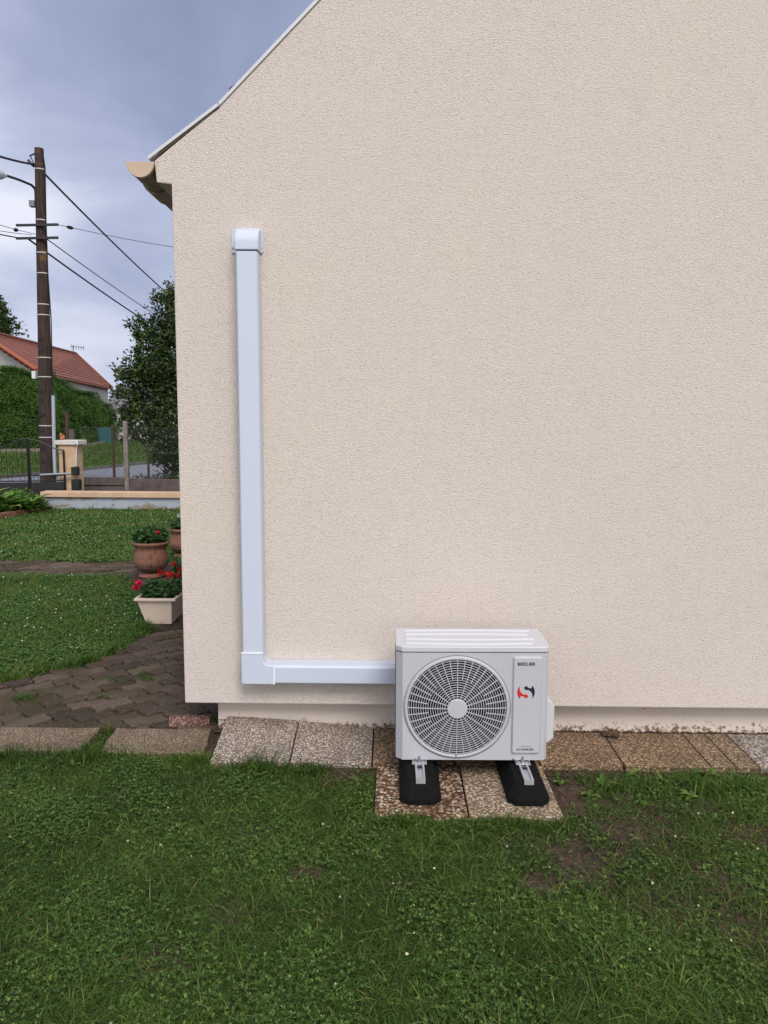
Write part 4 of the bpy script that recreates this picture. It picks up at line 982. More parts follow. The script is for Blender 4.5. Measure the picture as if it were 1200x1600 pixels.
MB().tube([e_l+Vector((0,0,.03)), rl_+Vector((0,0,.03))], .07, 6).build('verge', mat('orange_verge', (.32,.095,.045), .8), nroof)
MB().tube([e_r, rr_], .08, 6).build('verge', mat('dark_verge', (.20,.07,.05), .8), nroof)
gl = [e_l+axn*.35, rl_+axn*.35, rb_l+axn*.35]; base_z = SOILZ+.3
M_nw = mat('pale_render', (.50,.48,.45), .9, (.42,.40,.37), 2)
fa, fb = e_l+axn*.35-(e_l-rl_).normalized()*.3, e_r-axn*.35-(e_r-rr_).normalized()*.3; bk0, bk1 = rb_l+axn*.35, rb_r-axn*.35
def dn(q, z): return Vector((q.x, q.y, z))
nwm = MB().add([dn(fa,base_z), dn(fa,ez-.02), rl_+axn*.35+Vector((0,0,-.15)), dn(bk0,ez-.1), dn(bk0,base_z)], [(0,1,2,3,4)])
nwm.add([dn(fb,base_z), dn(fb,ez-.02), rr_-axn*.35+Vector((0,0,-.15)), dn(bk1,ez-.1), dn(bk1,base_z)], [(0,1,2,3,4)])
nwm.add([dn(fa,base_z), dn(fb,base_z), dn(fb,ez-.02), dn(fa,ez-.02)], [(0,1,2,3)]); nwm.add([dn(bk0,base_z), dn(bk1,base_z), dn(bk1,ez-.1), dn(bk0,ez-.1)], [(0,1,2,3)])
nwm.build('wall', M_nw, nb_)
an = MB(); q = rr_.lerp(rl_, .03); an.tube([q, q+Vector((0,0,.42))], .02, 5); an.tube([q+Vector((-.15,0,.36)), q+Vector((.65,0,.28))], .015, 4)
for k_ in range(6): c_ = q+Vector((-.1+.14*k_,0,.36-.015*k_)); an.tube([c_-Vector((0,.02,.16)), c_+Vector((0,.02,.13))], .010, 4)
an.build('antenna', M_steel, nroof)
# hedge
def hedge(pa, pb, za, zb, th_, label, dens, m=M_hedge, name='hedge', size=.16, wobble=.12):
    a_, b_ = Vector(pa), Vector(pb); d = b_-a_; d.z = 0; Ln = d.length; d.normalize(); n_ = Vector((d.y, -d.x, 0))
    if n_.y > 0: n_ = -n_
    nn_ = int(Ln*dens); s_ = rng.uniform(0, 1, nn_); face = rng.uniform(0, 1, nn_)
    zt_ = za+(zb-za)*s_; zbse = np.array([gz(a_.x+d.x*Ln*u, a_.y+d.y*Ln*u) for u in s_])
    hgt = zt_-zbse+.16*vnoise(s_*Ln, s_*0, .25, 5); v_ = rng.uniform(0,1,nn_)**.8
    depth = np.where(face < .68, 0., rng.uniform(0,1,nn_)*th_); zz = np.where(face < .68, v_*hgt, hgt)
    rd_ = np.where(v_ > .85, (v_-.85)/.15*.25, 0)*(face < .68)
    bump_ = wobble*vnoise(s_*Ln, zz, .5, 9)+.06*vnoise(s_*Ln, zz, 1.7, 11)+rng.normal(0,.035,nn_)
    X = a_.x+d.x*Ln*s_-n_.x*(depth+rd_)+n_.x*bump_; Y = a_.y+d.y*Ln*s_-n_.y*(depth+rd_)+n_.y*bump_; Z = zbse+zz+np.where(face < .68, 0, bump_*.7)
    c_ = np.stack([X,Y,Z],1); nr = np.zeros((nn_,3)); nr[:] = (n_.x, n_.y, .35); nr[face >= .68] = (n_.x*.3, n_.y*.3, 1)
    tone = np.clip(.45+.22*vnoise(s_*Ln, zz, .6, 13)+rng.normal(0,.16,nn_), 0, .95); tone = np.clip(tone-.18*(vnoise(s_*Ln*1.1, zz, .9, 15) > .35), 0, 1); tone[rng.uniform(0,1,nn_) > .9985] = 1  # darker patches: shade of the hollows put into the leaf tone
    V_, T_, to = leaves(c_, rng.uniform(.6,1.3,nn_)*size, tone, .1, .45, nrm=nr, fold=.08)
    root = thing(name, ((a_.x+b_.x)/2, (a_.y+b_.y)/2, gz((a_.x+b_.x)/2,(a_.y+b_.y)/2)), label, 'hedge')
    npmesh('foliage', V_, None, m, root, to, T=T_)
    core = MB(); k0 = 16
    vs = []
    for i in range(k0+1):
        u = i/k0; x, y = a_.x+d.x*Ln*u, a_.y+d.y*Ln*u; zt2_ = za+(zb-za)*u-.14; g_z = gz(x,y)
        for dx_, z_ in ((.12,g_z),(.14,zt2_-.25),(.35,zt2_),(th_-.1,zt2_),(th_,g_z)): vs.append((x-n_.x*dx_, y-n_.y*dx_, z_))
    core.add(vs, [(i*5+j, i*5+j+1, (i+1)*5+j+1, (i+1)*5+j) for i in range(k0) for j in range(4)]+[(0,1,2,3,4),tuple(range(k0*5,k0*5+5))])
    core.build('dark_core', mat('hedge_inside', (.012,.022,.007), .95), root)  # solid near-black core standing in for the shade between the leaves
    return root
ha = P(-330,552,20.5); hbq = P(88,578,27.5); hc = P(182,650,33)
hedge(ha, hbq, ha.z, P(88,582,27.5).z, 1.4, 'tall clipped green hedge left of and behind the utility pole', 9500, size=.062, wobble=.10)
hedge(P(84,580,27.6), hc, P(84,582,27.6).z, P(182,640,33).z, 1.4, 'lower sloping part of clipped hedge right of the utility pole', 8500, size=.066, wobble=.10)
# kerb wall at the hedge foot
M_lowc = mat('low_kerb_wall', (.24,.21,.17), .9, (.16,.14,.11), 3)
lk = MB()
def gp(px, y, dz=0): q = P(px, 700, y); return Vector((q.x, y, gz(q.x, y)+dz))
pts_ = [gp(-330,19.6), gp(88,26.6), gp(178,31.8)]
for a_, b_ in zip(pts_[:-1], pts_[1:]): lk.prism([a_-Vector((0,0,.05)), b_-Vector((0,0,.05)), b_+Vector((0,.15,-.05)), a_+Vector((0,.15,-.05))], (0,0,.20))
tag(lk.build('kerb_wall', M_lowc), 'low grey kerb wall along the foot of the hedge', 'wall')
# teal screen, white house and walls at the right
def wallbox(name, pxa, pxb, pyt, y, th, m, label, cat, pyb=None, bevel=.01):
    a_, b_ = P(pxa, pyt, y), P(pxb, pyt, y); z0 = gz((a_.x+b_.x)/2, y) if pyb is None else P(pxa, pyb, y).z
    return tag(MB().box(a_.x, b_.x, y, y+th, z0-.05, a_.z).build(name, m, bevel=bevel), label, cat)
tp = thing('windbreak_screen', gp(160,31), 'dark teal mesh windbreak screen standing at the hedge end', 'screen')
a_, b_ = P(149,668,31), P(173,667,31); MB().box(a_.x, b_.x, 31, 31.02, gz(a_.x,31), a_.z).build('mesh_panel', mat('teal_mesh', (.018,.085,.10), .8, (.03,.11,.12), 6), tp)
for x in (a_.x, b_.x): MB().tube([(x,31.04,gz(x,31)),(x,31.04,a_.z+.05)], .03, 6).build('post', M_steel, tp)
wh = thing('white_outbuilding', gp(190,38), 'pale white outbuilding glimpsed behind the wire fence and tree', 'building')
a_, b_ = P(166,616,38), P(300,616,38); M_wb = mat('white_wall', (.52,.50,.50), .9, (.44,.42,.43), 2)
MB().box(a_.x, b_.x, 38, 43, 0, P(200,640,38).z).build('wall', M_wb, wh)
rw = P(200,640,38).z; MB().prism([Vector((a_.x-.2,37.8,rw)), Vector((a_.x-.2,43.2,rw)), Vector((a_.x-.2,40.5,rw+1.3))], (b_.x-a_.x+.4,0,0)).build('roof', mat('grey_slate_roof', (.16,.15,.17), .8), wh)
for pxw in (240,255): c_ = P(pxw,668,38); MB().box(c_.x-.3,c_.x+.3,37.96,37.995,c_.z-.4,c_.z+.4).build('window', mat('dark_pane', (.03,.05,.08), .2), wh)
M_pinkw = mat('pinkish_wall', (.55,.40,.33), .9, (.45,.32,.27), 3)
gw2 = thing('pinkish_garden_wall', gp(240,34.5), 'low pinkish garden wall across the road behind the young tree', 'wall')
a_, b_ = P(203,690,34.5), P(330,688,34.5); MB().box(a_.x, b_.x, 34.5, 34.7, 0, a_.z).build('wall_body', M_pinkw, gw2)
for pxp in (206,222,262): c_ = P(pxp,700,34.4); MB().box(c_.x-.18, c_.x+.18, 34.3, 34.75, 0, P(pxp,687,34.4).z).build('pier', mat('brick_pier', (.28,.13,.10), .9, (.2,.1,.08), 8), gw2)
gp_ = wallbox('white_gate_post', 184, 199, 658, 33.2, .35, M_wb, 'white gate post between the teal screen and the concrete fence post', 'gate post')

# ============================================================ TREES AND SHRUBS
def tree(px, y, zt_top, blobs, nleaf, label, m=M_tree, size=.10, trunk_r=.06, name='tree', lean=0):
    b = P(px, 700, y); b.z = gz(b.x, y); root = thing(name, b, label, 'tree')
    tips = []
    for (bx, by, r_) in blobs: tips.append((P(bx, by, y+random.uniform(-.35,.35)*r_), r_))
    trk = MB(); top = Vector((b.x+lean, y, b.z+(zt_top-b.z)*.8)); path = [b.lerp(top, i/8)+Vector((.05*math.sin(i*1.3), .04*math.cos(i*1.7), 0))*(i > 0) for i in range(9)]
    trk.tube(path, trunk_r, 8, r2=trunk_r*.25); trk.build('trunk', M_bark, root, smooth=True)
    lb_ = MB()
    for c_, r_ in tips:
        k_ = min(7, max(1, int((c_.z-b.z-.5)/(top.z-b.z)*8))); s_ = path[k_]; mid = s_.lerp(c_, .5)+Vector((0,0,-.05)); lb_.tube([s_, mid, c_], trunk_r*.35, 5, r2=.006)
        for _ in range(5):
            e_ = c_+Vector((random.gauss(0,1),random.gauss(0,1),random.gauss(0,1))).normalized()*r_*.9; lb_.tube([mid.lerp(c_,.6), c_.lerp(e_,.5)+Vector((0,0,.02)), e_], .010, 4, r2=.003)
    lb_.build('branches', M_bark, root)
    P_ = []; tot = sum(r_**2 for _, r_ in tips)
    for c_, r_ in tips:
        n = int(nleaf*r_**2/tot); nc = max(6, int(n/45)); u = rng.normal(size=(nc,3)); u /= np.linalg.norm(u,axis=1)[:,None]
        cc = np.array(c_)+u*(rng.uniform(.25,1.22,(nc,1))**.7)*r_; w_ = rng.integers(0,nc,n); P_.append(cc[w_]+rng.normal(0,r_*.13+.03,(n,3)))
    P_ = np.concatenate(P_); n = len(P_)
    V_, T_, to = leaves(P_, rng.uniform(.6,1.3,n)*size, np.clip(rng.normal(.5,.25,n),0,1), .25, .6)
    npmesh('crown', V_, None, m, root, to, T=T_)
    return root
tb = [(262,470,.30),(272,500,.5),(256,515,.35),(240,540,.35),(225,505,.20),(207,508,.13),(216,520,.2),(262,560,.6),(230,580,.45),(215,560,.25),(205,600,.30),(190,585,.16),(178,578,.10),(240,620,.6),(205,630,.35),(195,650,.25),(275,620,.7),(225,660,.45),(260,680,.55),(210,680,.22),(245,705,.3),(275,710,.45),(290,560,.8),(310,640,.8),(300,500,.5),(268,730,.25),(250,590,.5),(275,455,.25)]
tree(268, 16.6, P(268,440,16.6).z, tb, 25000, 'dark leafy young tree beside the house corner behind the wire fence', size=.082, trunk_r=.07)
tree(-12, 52, P(-12,470,52).z, [(-12,480,.8),(-20,500,1.3),(-5,508,.7),(-8,462,.4),(0,518,.6),(-28,520,2)], 5000, 'dark tree top showing beyond the red roof at the left edge', size=.32, trunk_r=.25)
# undergrowth at the fence foot, bed planting
def clump(name, c, rad, h, n, m, label, cat, size, flat=.3, aspect=.4, group=None):
    root = thing(name, c, label, cat, group); u = rng.normal(size=(n,3)); u /= np.linalg.norm(u,axis=1)[:,None]; u[:,2] = np.abs(u[:,2])
    P_ = np.array(c)+u*np.array([rad[0],rad[1],h])*(rng.uniform(.25,1,(n,1))**.6)
    V_, T_, to = leaves(P_, rng.uniform(.6,1.3,n)*size, rng.uniform(0,1,n), flat, aspect); npmesh('foliage', V_, None, m, root, to, T=T_)
    st = MB(); c = Vector(c)
    for i in range(7): a_ = random.uniform(0,6.28); st.tube([c, c+Vector((math.cos(a_)*rad[0]*.5, math.sin(a_)*rad[1]*.5, h*.8))], .006, 4)
    st.build('stems', mat_stem, root); return root
q = P(262,740,16.2); clump('undergrowth', (q.x,16.2,SOILZ), (.75,.4), .50, 2200, M_tree, 'scrubby dark undergrowth around the foot of the young tree', 'shrub', .07)
q = P(218,740,16.4); clump('undergrowth', (q.x,16.4,SOILZ), (.32,.25), .45, 700, M_tree, 'small tuft of weeds behind the wire fence left of the young tree', 'shrub', .06)
def rosette(name, c, n, ln, wd, m, label, cat='plant', up=.6, group=None):
    root = thing(name, c, label, cat, group); c = Vector(c); V_ = []; Q_ = []; to = []
    for i in range(n):
        a_ = random.uniform(0, 6.28); el = random.uniform(.25, 1.0)*up*1.5; d = Vector((math.cos(a_), math.sin(a_), 0)); s_ = Vector((-d.y, d.x, 0)); l_ = ln*random.uniform(.6,1.1); w_ = wd*random.uniform(.7,1.1); tn = random.random(); b0_ = len(V_)
        off = Vector((random.gauss(0,1), random.gauss(0,1), 0))*ln*.12
        for k_ in range(5):
            u = k_/4; p_ = c+off+d*(l_*u*math.cos(el*(1-u*.6)))+Vector((0,0,l_*(math.sin(el)*u-.35*u*u))); wk = w_*[.25,.8,1,.7,.04][k_]/2
            V_ += [p_-s_*wk+Vector((0,0,wk*.4)), p_+Vector((0,0,-.0)), p_+s_*wk+Vector((0,0,wk*.4))]; to += [tn]*3
        for k_ in range(4):
            for j in range(2): x_ = b0_+k_*3+j; Q_.append((x_,x_+1,x_+4,x_+3))
    npmesh('leaf_rosette', np.array([tuple(q) for q in V_]), Q_, m, root, to, smooth=True); return root
for px_, py_, y_, n, ln, wd, lb in ((8,780,13.0,26,.42,.15,'broad leaved bright green hosta at the left edge of the flower bed'),(20,790,12.8,22,.30,.08,'yellow green leafy plant in front of the hosta in the bed'),(38,785,13.0,30,.32,.09,'dark green bushy plant in the middle of the flower bed'),(58,788,13.1,28,.26,.08,'low dark plant at right end of the flower bed by the wall'),(-20,785,12.9,26,.42,.14,'hosta beyond the left edge')):
    q = P(px_, py_, y_); rosette('bed_plant', (q.x, y_-.25, 0.06), n, ln*1.55, wd*1.3, M_hosta, lb, 'plant', .95, 'plants of the raised flower bed')
q = P(30,770,13.15); clump('bed_shrub', (q.x,13.2,.05), (.40,.16), .36, 500, M_hosta, 'small leafy shrub behind the bed plants in front of the gate', 'shrub', .07)
q = P(52,770,13.2); clump('bed_shrub', (q.x,13.15,.05), (.30,.2), .24, 500, M_geran, 'low dark shrub between the gate and the garden wall end', 'shrub', .06)
# raised brick edging of the bed
M_brick = mat('old_brick', (.22,.095,.06), .9, (.13,.07,.045), 12, bump=.006, bscale=40)
bk = MB(); ep = [G(q_[0], q_[1], 0) for q_ in ((-60,822),(0,812),(30,806),(55,801),(76,797))]
def poly_at(pts, s_):
    for a_, b_ in zip(pts[:-1], pts[1:]):
        l_ = (b_-a_).length
        if s_ <= l_: return a_.lerp(b_, s_/l_), (b_-a_).normalized()
        s_ -= l_
    return pts[-1], (pts[-1]-pts[-2]).normalized()
tot = sum((b_-a_).length for a_, b_ in zip(ep[:-1], ep[1:])); s_ = 0
while s_ < tot-.1:
    c_, d = poly_at(ep, s_+.105); m_ = Matrix.Translation(c_) @ Matrix.Rotation(math.atan2(d.y, d.x), 4, 'Z'); bk.box(-.102, .102, 0, .10, SOILZ, .085+random.uniform(-.006,.006), m_); s_ += .215
tag(bk.build('brick_edging', M_brick, bevel=.006), 'row of old bricks edging the raised flower bed', 'edging')
e3 = [(q.x, q.y+.05, .06) for q in ep]
tag(MB().add(e3+[(e3[-1][0], 13.44, .06), (e3[0][0]-.5, 13.44, .06)], [tuple(range(len(e3)+2))]).build('bed_soil', M_soil), kind='structure')

# ============================================================ GRASS
def visible_w(x, y): # weight: dense where the picture looks, thin outside
    return np.abs(x) < .54*np.maximum(y, .2)+.35
# bare patches (picture positions) on the near lawn
bare = [(905,1350,.15,.85),(965,1300,.10,.6),(880,1240,.10,1),(940,1225,.30,.35),(1100,1225,.5,.28),(1130,1380,.12,.8),(1180,1460,.13,.75),(1010,1290,.22,.45),(1050,1330,.2,.5),(840,1385,.07,1),(470,1370,.07,.8),(600,1290,.12,.6),(520,1215,.12,.7),(570,1200,.06,.9),(1180,1310,.10,.7),(390,1310,.10,.4),(800,1330,.12,.45),(1040,1420,.16,.45),(250,1500,.10,.4),(640,1380,.1,.4),(360,1430,.08,.4)]
bare = [(G(a_,b_,SOILZ).x, G(a_,b_,SOILZ).y, r_*(1.15 if a_ > 820 else 1), s_*(.65 if a_ > 1040 else 1)) for a_, b_, r_, s_ in bare]
def keep_near(x, y):
    w_ = np.ones(len(x))
    for bx, by, r_, s_ in bare:
        d2 = ((x-bx)**2+((y-by)*1.15)**2)/r_**2; wob = 1+.5*vnoise(x, y, 3.0, 21); w_ *= 1-min(1, s_*1.12)*np.exp(-(d2*wob*.75)**1.3)
    n_ = vnoise(x, y, 1.1, 31); w_ *= np.clip(.86+.30*n_, .4, 1)
    right = np.clip((x-.9)/.5, 0, 1)*np.clip((y-2.45)/.5, 0, 1); w_ *= 1-.60*right*np.clip(.5+vnoise(x,y,2.4,77),0,1)
    ok = np.ones(len(x), bool)
    ok &= ~((x > sa-.012) & (x < sc_+.012) & (y > y2-.012))
    ok &= ~((y > yf-.018) & (x > fx[0]-.01)); ok &= ~((y > ky0-.004) & (x <= fx[0]) & (x > G(150,1176).x))
    ok &= ~((y > ky0+.01) & (x <= G(126,1176).x)); ok &= y < 3.92
    # soil gap along the slabs on the right
    ok &= ~((y > yf-.06) & (x > .85) & (rng.uniform(0,1,len(x)) < .85))
    ok &= ~((x > sc_) & (x < sc_+.14) & (y > y2+.05) & (rng.uniform(0,1,len(x)) < .9))
    ok &= ~((x < sa) & (x > sa-.30) & (y > 3.48) & (rng.uniform(0,1,len(x)) < .6))
    return ok & (rng.uniform(0,1,len(x)) < w_)
def tonef(x, y, base=.42):
    return np.clip(base+.16*vnoise(x, y, .8, 41)+rng.normal(0,.24,len(x)), 0, .93)
n = 720000; x = np.where(rng.uniform(0,1,n) < .86, rng.uniform(-2.35,2.35,n), rng.uniform(-4.2,4.2,n)); y = rng.uniform(1.1,3.92,n)
vis = visible_w(x, y); k_ = (vis | (rng.uniform(0,1,n) < .35)) & keep_near(x, y); x, y = x[k_], y[k_]; n = len(x)
hh = rng.gamma(4, .0060, n)*(1+.30*vnoise(x, y, 1.4, 51)); hh = np.clip(hh, .010, .075); tn = tonef(x, y)
dead = rng.uniform(0,1,n) < .022; tn[dead] = rng.uniform(.95,1,dead.sum())
V_, Q_, T_, to = blades(x, y, np.full(n, SOILZ), hh, rng.uniform(.0020,.0040,n), hh*rng.uniform(.5,2.6,n), tn)
npmesh('lawn_grass', V_, Q_, M_grass, None, to, 'short dense green grass of the near lawn in front of the slabs', 'grass', 'stuff', T_)
# clover among the near grass
def clover(n, xr, yr, keepf, dens_seed, r0, z0, name, label, m, thr=.0):
    x = rng.uniform(*xr, n); y = rng.uniform(*yr, n); k_ = keepf(x, y) & (vnoise(x, y, 1.0, dens_seed)+rng.normal(0,.35,n) > thr); x, y = x[k_], y[k_]; n = len(x)
    z = z0+rng.uniform(.012,.042,n); V_ = []; r_ = rng.uniform(.7,1.3,n)*r0; a0 = rng.uniform(0,6.28,n); tl_ = rng.normal(0,.35,(n,2))
    P_ = []
    for j in range(3):
        a_ = a0+j*2.094; c = np.stack([x,y,z],1); u = np.stack([np.cos(a_), np.sin(a_), tl_[:,0]],1); s_ = np.stack([-np.sin(a_), np.cos(a_), tl_[:,1]],1)
        P_.append(np.stack([c+u*r_[:,None]*.05, c+u*r_[:,None]*.75+s_*r_[:,None]*.58, c+u*r_[:,None]*1.1+s_*r_[:,None]*.2, c+u*r_[:,None]*1.1-s_*r_[:,None]*.2, c+u*r_[:,None]*.75-s_*r_[:,None]*.58],1))
    A = np.concatenate(P_, 0); m_ = len(A); i = np.arange(m_)[:,None]*5
    tone = np.tile(np.clip(rng.normal(.45,.25,n),0,1), 3)
    npmesh(name, A.reshape(-1,3), i+np.array([[0,1,2,3]]), m, None, np.repeat(tone,5), label, 'clover', 'stuff', i+np.array([[0,3,4]]))
clover(150000, (-3.2,3.2), (1.1,3.6), keep_near, 61, .0072, SOILZ, 'clover', 'clover leaves mixed through the near lawn', M_clover, .18)
clover(60000, (-5.5,-1.9), (4.4,8.3), lambda x, y: inpoly(x, y, lawnA), 62, .014, SOILZ+.012, 'side_lawn_clover', 'clover leaves mixed through the side lawn', M_clover_b, -.1)
clover(60000, (-7.5,XC), (ybk,13.4), lambda x, y: inpoly(x, y, lawnB), 63, .022, SOILZ+.012, 'back_lawn_clover', 'clover leaves mixed through the back lawn', M_clover_b, .0)
# broad weeds
def weeds(pts, name, label, z, ln=.07, wd=.02, m=M_clover):
    V_ = []; Q_ = []; to = []
    for (cx, cy, s_) in pts:
        for i in range(random.randint(6,11)):
            a_ = random.uniform(0,6.28); d = Vector((math.cos(a_), math.sin(a_), 0)); p_ = Vector((-d.y, d.x, 0)); l_ = ln*s_*random.uniform(.6,1.15); el = random.uniform(.2,.9); tn_ = random.uniform(.3,1); b0_ = len(V_)
            for k_ in range(5):
                u = k_/4; q = Vector((cx,cy,z))+d*(l_*u*.85)+Vector((0,0,l_*(math.sin(el)*u*1.2-.5*u*u)+.012)); wk = wd*s_*[.25,.7,1,.75,.05][k_]/2
                V_ += [tuple(q-p_*wk+Vector((0,0,wk*.4))), tuple(q), tuple(q+p_*wk+Vector((0,0,wk*.4)))]; to += [tn_]*3
            for k_ in range(4):
                for j in range(2): x_ = b0_+k_*3+j; Q_.append((x_,x_+1,x_+4,x_+3))
    npmesh(name, np.array(V_), Q_, m, None, to, label, 'weeds', 'stuff', smooth=True)
wp = [(G(a_,b_,SOILZ).x, G(a_,b_,SOILZ).y, s_) for a_, b_, s_ in ((920,1248,1),(940,1232,1.1),(1015,1235,1.2),(1035,1225,1),(1000,1255,.9),(1080,1250,1.1),(1150,1235,1.1),(1170,1245,.9),(960,1280,.8),(1060,1275,.9),(580,1340,.7),(445,1290,.8),(350,1225,.7),(600,1270,.7),(115,1200,.7),(380,1195,.9),(70,1195,.8),(290,1210,.8),(900,1270,.8),(1120,1275,.8),(340,1370,.6),(300,1445,.6),(960,1530,.5),(1100,1215,1.2),(985,1215,1.0),(878,1230,.8),(1180,1225,1.0),(310,1500,.6))]
wp += [(random.uniform(-1.6,1.6), random.uniform(1.7,3.2), random.uniform(.4,.65)) for _ in range(55)]
weeds([q for q in wp if keep_near(np.array([q[0]]), np.array([q[1]]))[0] or q[1] > 3.2], 'lawn_weeds', 'broad leaved weeds dotted through the near lawn', SOILZ)
# grass behind: the two lawns on the left
def lawn(poly, n, xr, yr, h0, w0, name, label, m, base, tuft=.3):
    x = rng.uniform(*xr, n); y = rng.uniform(*yr, n); k_ = inpoly(x, y, poly); x, y = x[k_], y[k_]; n = len(x)
    hh = rng.gamma(4, h0/4, n)*(1+tuft*vnoise(x, y, .9, 71)); tn = tonef(x, y, base); dead = rng.uniform(0,1,n) < .03; tn[dead] = rng.uniform(.93,1,dead.sum())
    V_, Q_, T_, to = blades(x, y, np.full(n, SOILZ), np.clip(hh,.01,.12)+.012, rng.uniform(.7,1.3,n)*w0, hh*rng.uniform(.3,2.2,n), tn)
    npmesh(name, V_, Q_, m, None, to, label, 'grass', 'stuff', T_)
lawn(lawnA, 230000, (-6.2,-1.9), (4.4,8.3), .032, .0050, 'side_lawn_grass', 'bright short grass on the lawn between the two stretches of block paving', M_grass_b, .68)
lawn(lawnB, 150000, (-8.2,XC+.02), (ybk,13.42), .036, .009, 'back_lawn_grass', 'bright grass between the block path and the low garden wall', M_grass_b, .80)
# fringes: longer grass against wall, kerb stones and urns
def fringe(pts, n, h, name, label, m=M_grass_b, w=.006, sp=.03, z=SOILZ):
    X = []; Y = []
    for _ in range(n):
        i = random.randrange(len(pts)-1); u = random.random(); X.append(pts[i][0]+(pts[i+1][0]-pts[i][0])*u+random.gauss(0,sp)); Y.append(pts[i][1]+(pts[i+1][1]-pts[i][1])*u+random.gauss(0,sp))
    X, Y = np.array(X), np.array(Y); kk = vnoise(X, Y, 1.6, 83)+rng.normal(0,.25,len(X)) > -.15; X, Y = X[kk], Y[kk]; n = len(X); hh = rng.gamma(6,h/6,n)*(1+.5*vnoise(X, Y, 2.2, 81)); V_, Q_, T_, to = blades(X, Y, np.full(n, z), np.abs(hh), np.full(n, w), np.abs(hh)*rng.uniform(.2,1,n), tonef(X, Y, .45))
    npmesh(name, V_, Q_, m, None, to, label, 'grass', 'stuff', T_)
fringe([(-6,13.38),(XC,13.38)], 2600, .055, 'wall_foot_grass', 'longer grass at the foot of the low garden wall', w=.010)
fringe(edge[1:], 9000, .05, 'lawn_edge_grass', 'ragged grass spilling over the lawn edge onto the block paving', w=.0055, sp=.028)
fringe([(G(-50,1182).x, ky0-.03),(G(120,1182).x, ky0-.02),(G(160,1182).x, ky0-.03),(G(320,1185).x, ky0-.05),(G(450,1205).x, yf-.05),(G(500,1205).x, yf-.05)], 6500, .046, 'slab_edge_grass', 'longer grass tufts along the front of the edging slabs', M_grass, .0036, .032)
fringe([(G(128,1172).x, ky0+.03),(G(150,1160).x, 3.85),(G(165,1145).x, 3.95)], 900, .035, 'gap_grass', 'grass growing in the gap between the two edging slabs', M_grass, .004, .02, -.03)
fringe([(sa-.02,y2-.03),(sb,y2-.035),(sc_,y2-.035)], 4200, .034, 'unit_slab_grass', 'grass tufts in front of the two slabs under the heat pump', M_grass, .0036, .02)
fringe([(1.0,3.38),(1.5,3.42),(2.1,3.40)], 2600, .042, 'right_edge_grass', 'tall tufts and weeds in front of the slabs on the right', M_grass_b, .0045, .045)
# moss and weeds in the paving joints
X = rng.uniform(-3.4,-.95,150); Y = rng.uniform(4.0,6.2,150); k_ = (vnoise(X, Y, .9, 91) > .35) & ~inpoly(X, Y, lawnA)
px_ = np.repeat(X[k_],28)+rng.normal(0,.018,28*k_.sum()); py_ = np.repeat(Y[k_],28)+rng.normal(0,.014,28*k_.sum())
for a_, b_, nn_ in ((38,1088,160),(120,1140,70),(162,1086,30),(230,1060,60),(330,1124,90),(175,1060,40)):
    q = G(a_,b_); px_ = np.concatenate([px_, q.x+rng.normal(0,.03,nn_)]); py_ = np.concatenate([py_, q.y+rng.normal(0,.02,nn_)])
nn_ = len(px_); V_, Q_, T_, to = blades(px_, py_, np.full(nn_,-.012), rng.uniform(.012,.032,nn_), np.full(nn_,.004), rng.uniform(.005,.02,nn_), rng.uniform(.2,.7,nn_))
npmesh('joint_weeds', V_, Q_, M_grass_b, None, to, 'small weeds growing in joints of the block paving', 'weeds', 'stuff', T_)
# grass bank across the road
n = 60000; X = rng.uniform(-16,-5,n); Y = rng.uniform(20,34,n); sd = -((X-A1.x)*rn.x+(Y-A1.y)*rn.y); k_ = (sd > .15) & (sd < 9); X, Y = X[k_], Y[k_]; n = len(X)
Z = np.array([gz(a_,b_) for a_, b_ in zip(X, Y)]); V_, Q_, T_, to = blades(X, Y, Z, rng.uniform(.05,.13,n), np.full(n,.022), rng.uniform(.02,.08,n), tonef(X, Y, .55))
npmesh('bank_grass', V_, Q_, M_grass_b, None, to, 'grass bank across the road below the hedge', 'grass', 'stuff', T_)
# clover blossoms
def dots(n, poly, xr, yr, r_, z, name, label, thr=.1):
    mb = MB(); k_ = 0
    while k_ < n:
        x, y = random.uniform(*xr), random.uniform(*yr)
        if poly is not None and not inpoly(np.array([x]), np.array([y]), poly)[0]: continue
        if poly is None and not keep_near(np.array([x]), np.array([y]))[0]: continue
        mb.blob((x, y, z+random.uniform(0,.02)), r_*random.uniform(.6,1.2), (1,1,.8), 6, 4, .3); k_ += 1
    tag(mb.build(name, mat(name, (.50,.44,.32) if 'near' in name else (.60,.60,.48), .8)), label, 'blossoms', kind='stuff')
dots(170, lawnA, (-6,-1.9), (4.6,8.2), .006, .02, 'clover_blossoms', 'white clover blossoms scattered over the side lawn')
dots(300, lawnB, (-7,XC), (ybk,13.3), .007, .02, 'back_clover_blossoms', 'pale blossoms scattered over the back lawn')
dots(46, None, (-1.7,1.7), (1.8,3.4), .0050, -.018, 'near_clover_blossoms', 'few pale clover blossoms in the near lawn')
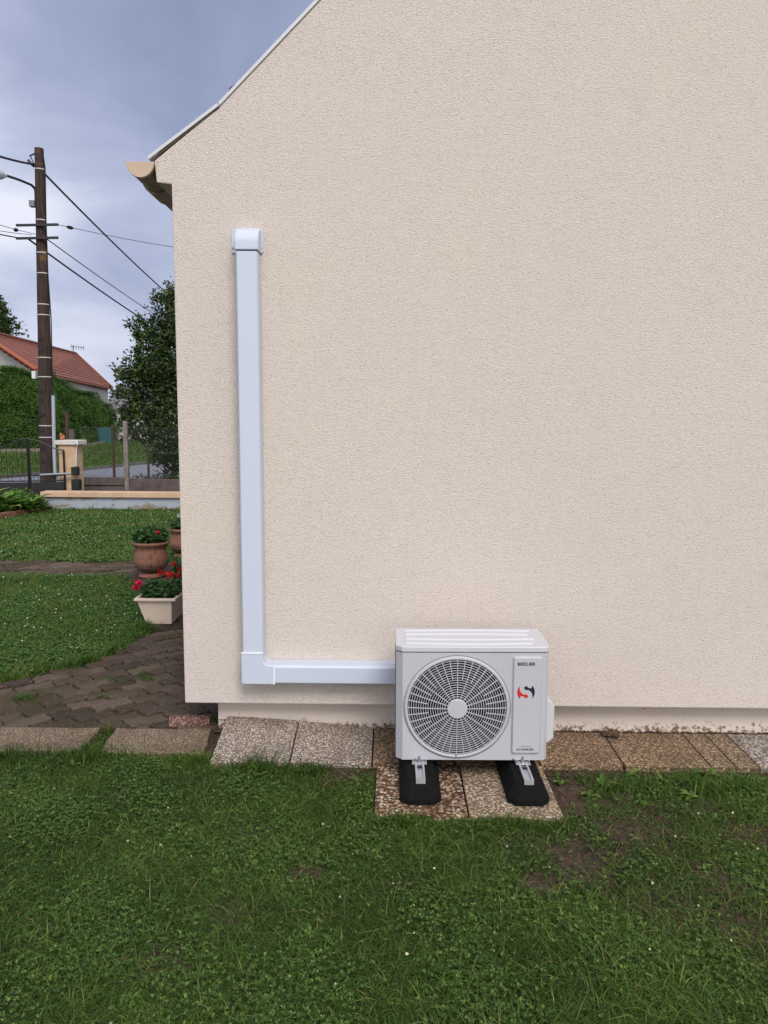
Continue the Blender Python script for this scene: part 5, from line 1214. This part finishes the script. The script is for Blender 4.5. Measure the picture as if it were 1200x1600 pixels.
# soil crumbs on the bare patches
mb = MB()
for bx, by, r_, s_ in bare:
    if s_ < .4: continue
    for _ in range(int(1500*r_/.15)):
        x, y = random.gauss(bx, r_*.5), random.gauss(by, r_*.45)
        if (sa-.02 < x < sc_+.02 and y > y2-.02) or y > yf-.02: continue
        mb.blob((x, y, SOILZ+.003), random.choice((.003,.004,.005,.006,.009,.013))*random.uniform(.7,1.2), (1,1,.7), 5, 3, .5)
for _ in range(700):
    x = random.choice([random.uniform(.85,2.2), random.uniform(sa-.35,sa-.02)]); y = random.uniform(yf-.07, yf-.008)
    mb.blob((x, y, SOILZ+.006), random.uniform(.003,.011), (1,1,.7), 5, 3, .5)
tag(mb.build('soil_crumbs', M_soil), 'loose brown soil crumbs on bare patches of the near lawn', 'soil', kind='stuff')
bp = MB()
for bi, (bx, by, r_, s_) in enumerate(bare+[(sc_+.09, 3.30, .16, 1), (sc_+.28, 3.42, .16, 1), (1.5, 3.50, .16, 1), (2.0, 3.5, .16, 1), (sa-.15, 3.52, .14, 1)]):
    if s_ < .35: continue
    k2 = 44; vs = []; rr2 = r_*1.5
    for j in range(k2+1):
        for i in range(k2+1):
            u, w_ = 2*i/k2-1, 2*j/k2-1; x, y = bx+u*rr2, by+w_*rr2; fo_ = max(0, 1-(u*u+w_*w_)); n1_ = noise.noise(Vector((x*9, y*9, bi))); n2_ = noise.noise(Vector((x*45, y*45, bi)))
            z_ = SOILZ-.010+fo_*.016*min(1.2, s_+.35)+.009*n1_*min(1, fo_*3)+.008*n2_*min(1, fo_*3)
            vs.append((x, min(y, yf-.012) if x > fx[0] else y, z_ if fo_ > 0 else SOILZ-.02))
    bp.add(vs, [(j*(k2+1)+i, j*(k2+1)+i+1, (j+1)*(k2+1)+i+1, (j+1)*(k2+1)+i) for j in range(k2) for i in range(k2) if not (sa < vs[j*(k2+1)+i][0] < sc_ and vs[j*(k2+1)+i][1] > y2)])
tag(bp.build('bare_soil', M_soil, smooth=True), 'reddish brown bare soil patches in the worn near lawn', 'soil', kind='stuff')
# crumbs and dirt along the plinth foot
mb = MB()
for _ in range(900):
    x = random.uniform(XP, 2.3); mb.blob((x, random.uniform(3.962, YP-.002), .0+(.05*max(0,1-(x-XP)/.8))), random.uniform(.002,.008), (1,1,.7), 5, 3, .5)
tag(mb.build('plinth_foot_crumbs', M_soil), 'dirt crumbs along the foot of the plinth', 'soil', kind='stuff')
# first slabs rest on a bedding wedge where they tilt
tag(MB().prism([Vector((fx[0]+.01, yf+.01, SOILZ+.007)), Vector((fx[0]+.01, YP+.01, SOILZ+.007)), Vector((fx[0]+.01, YP+.01, .060)), Vector((fx[0]+.01, yb_, .012))], (.35,0,0)).build('bedding', M_soil), kind='structure')
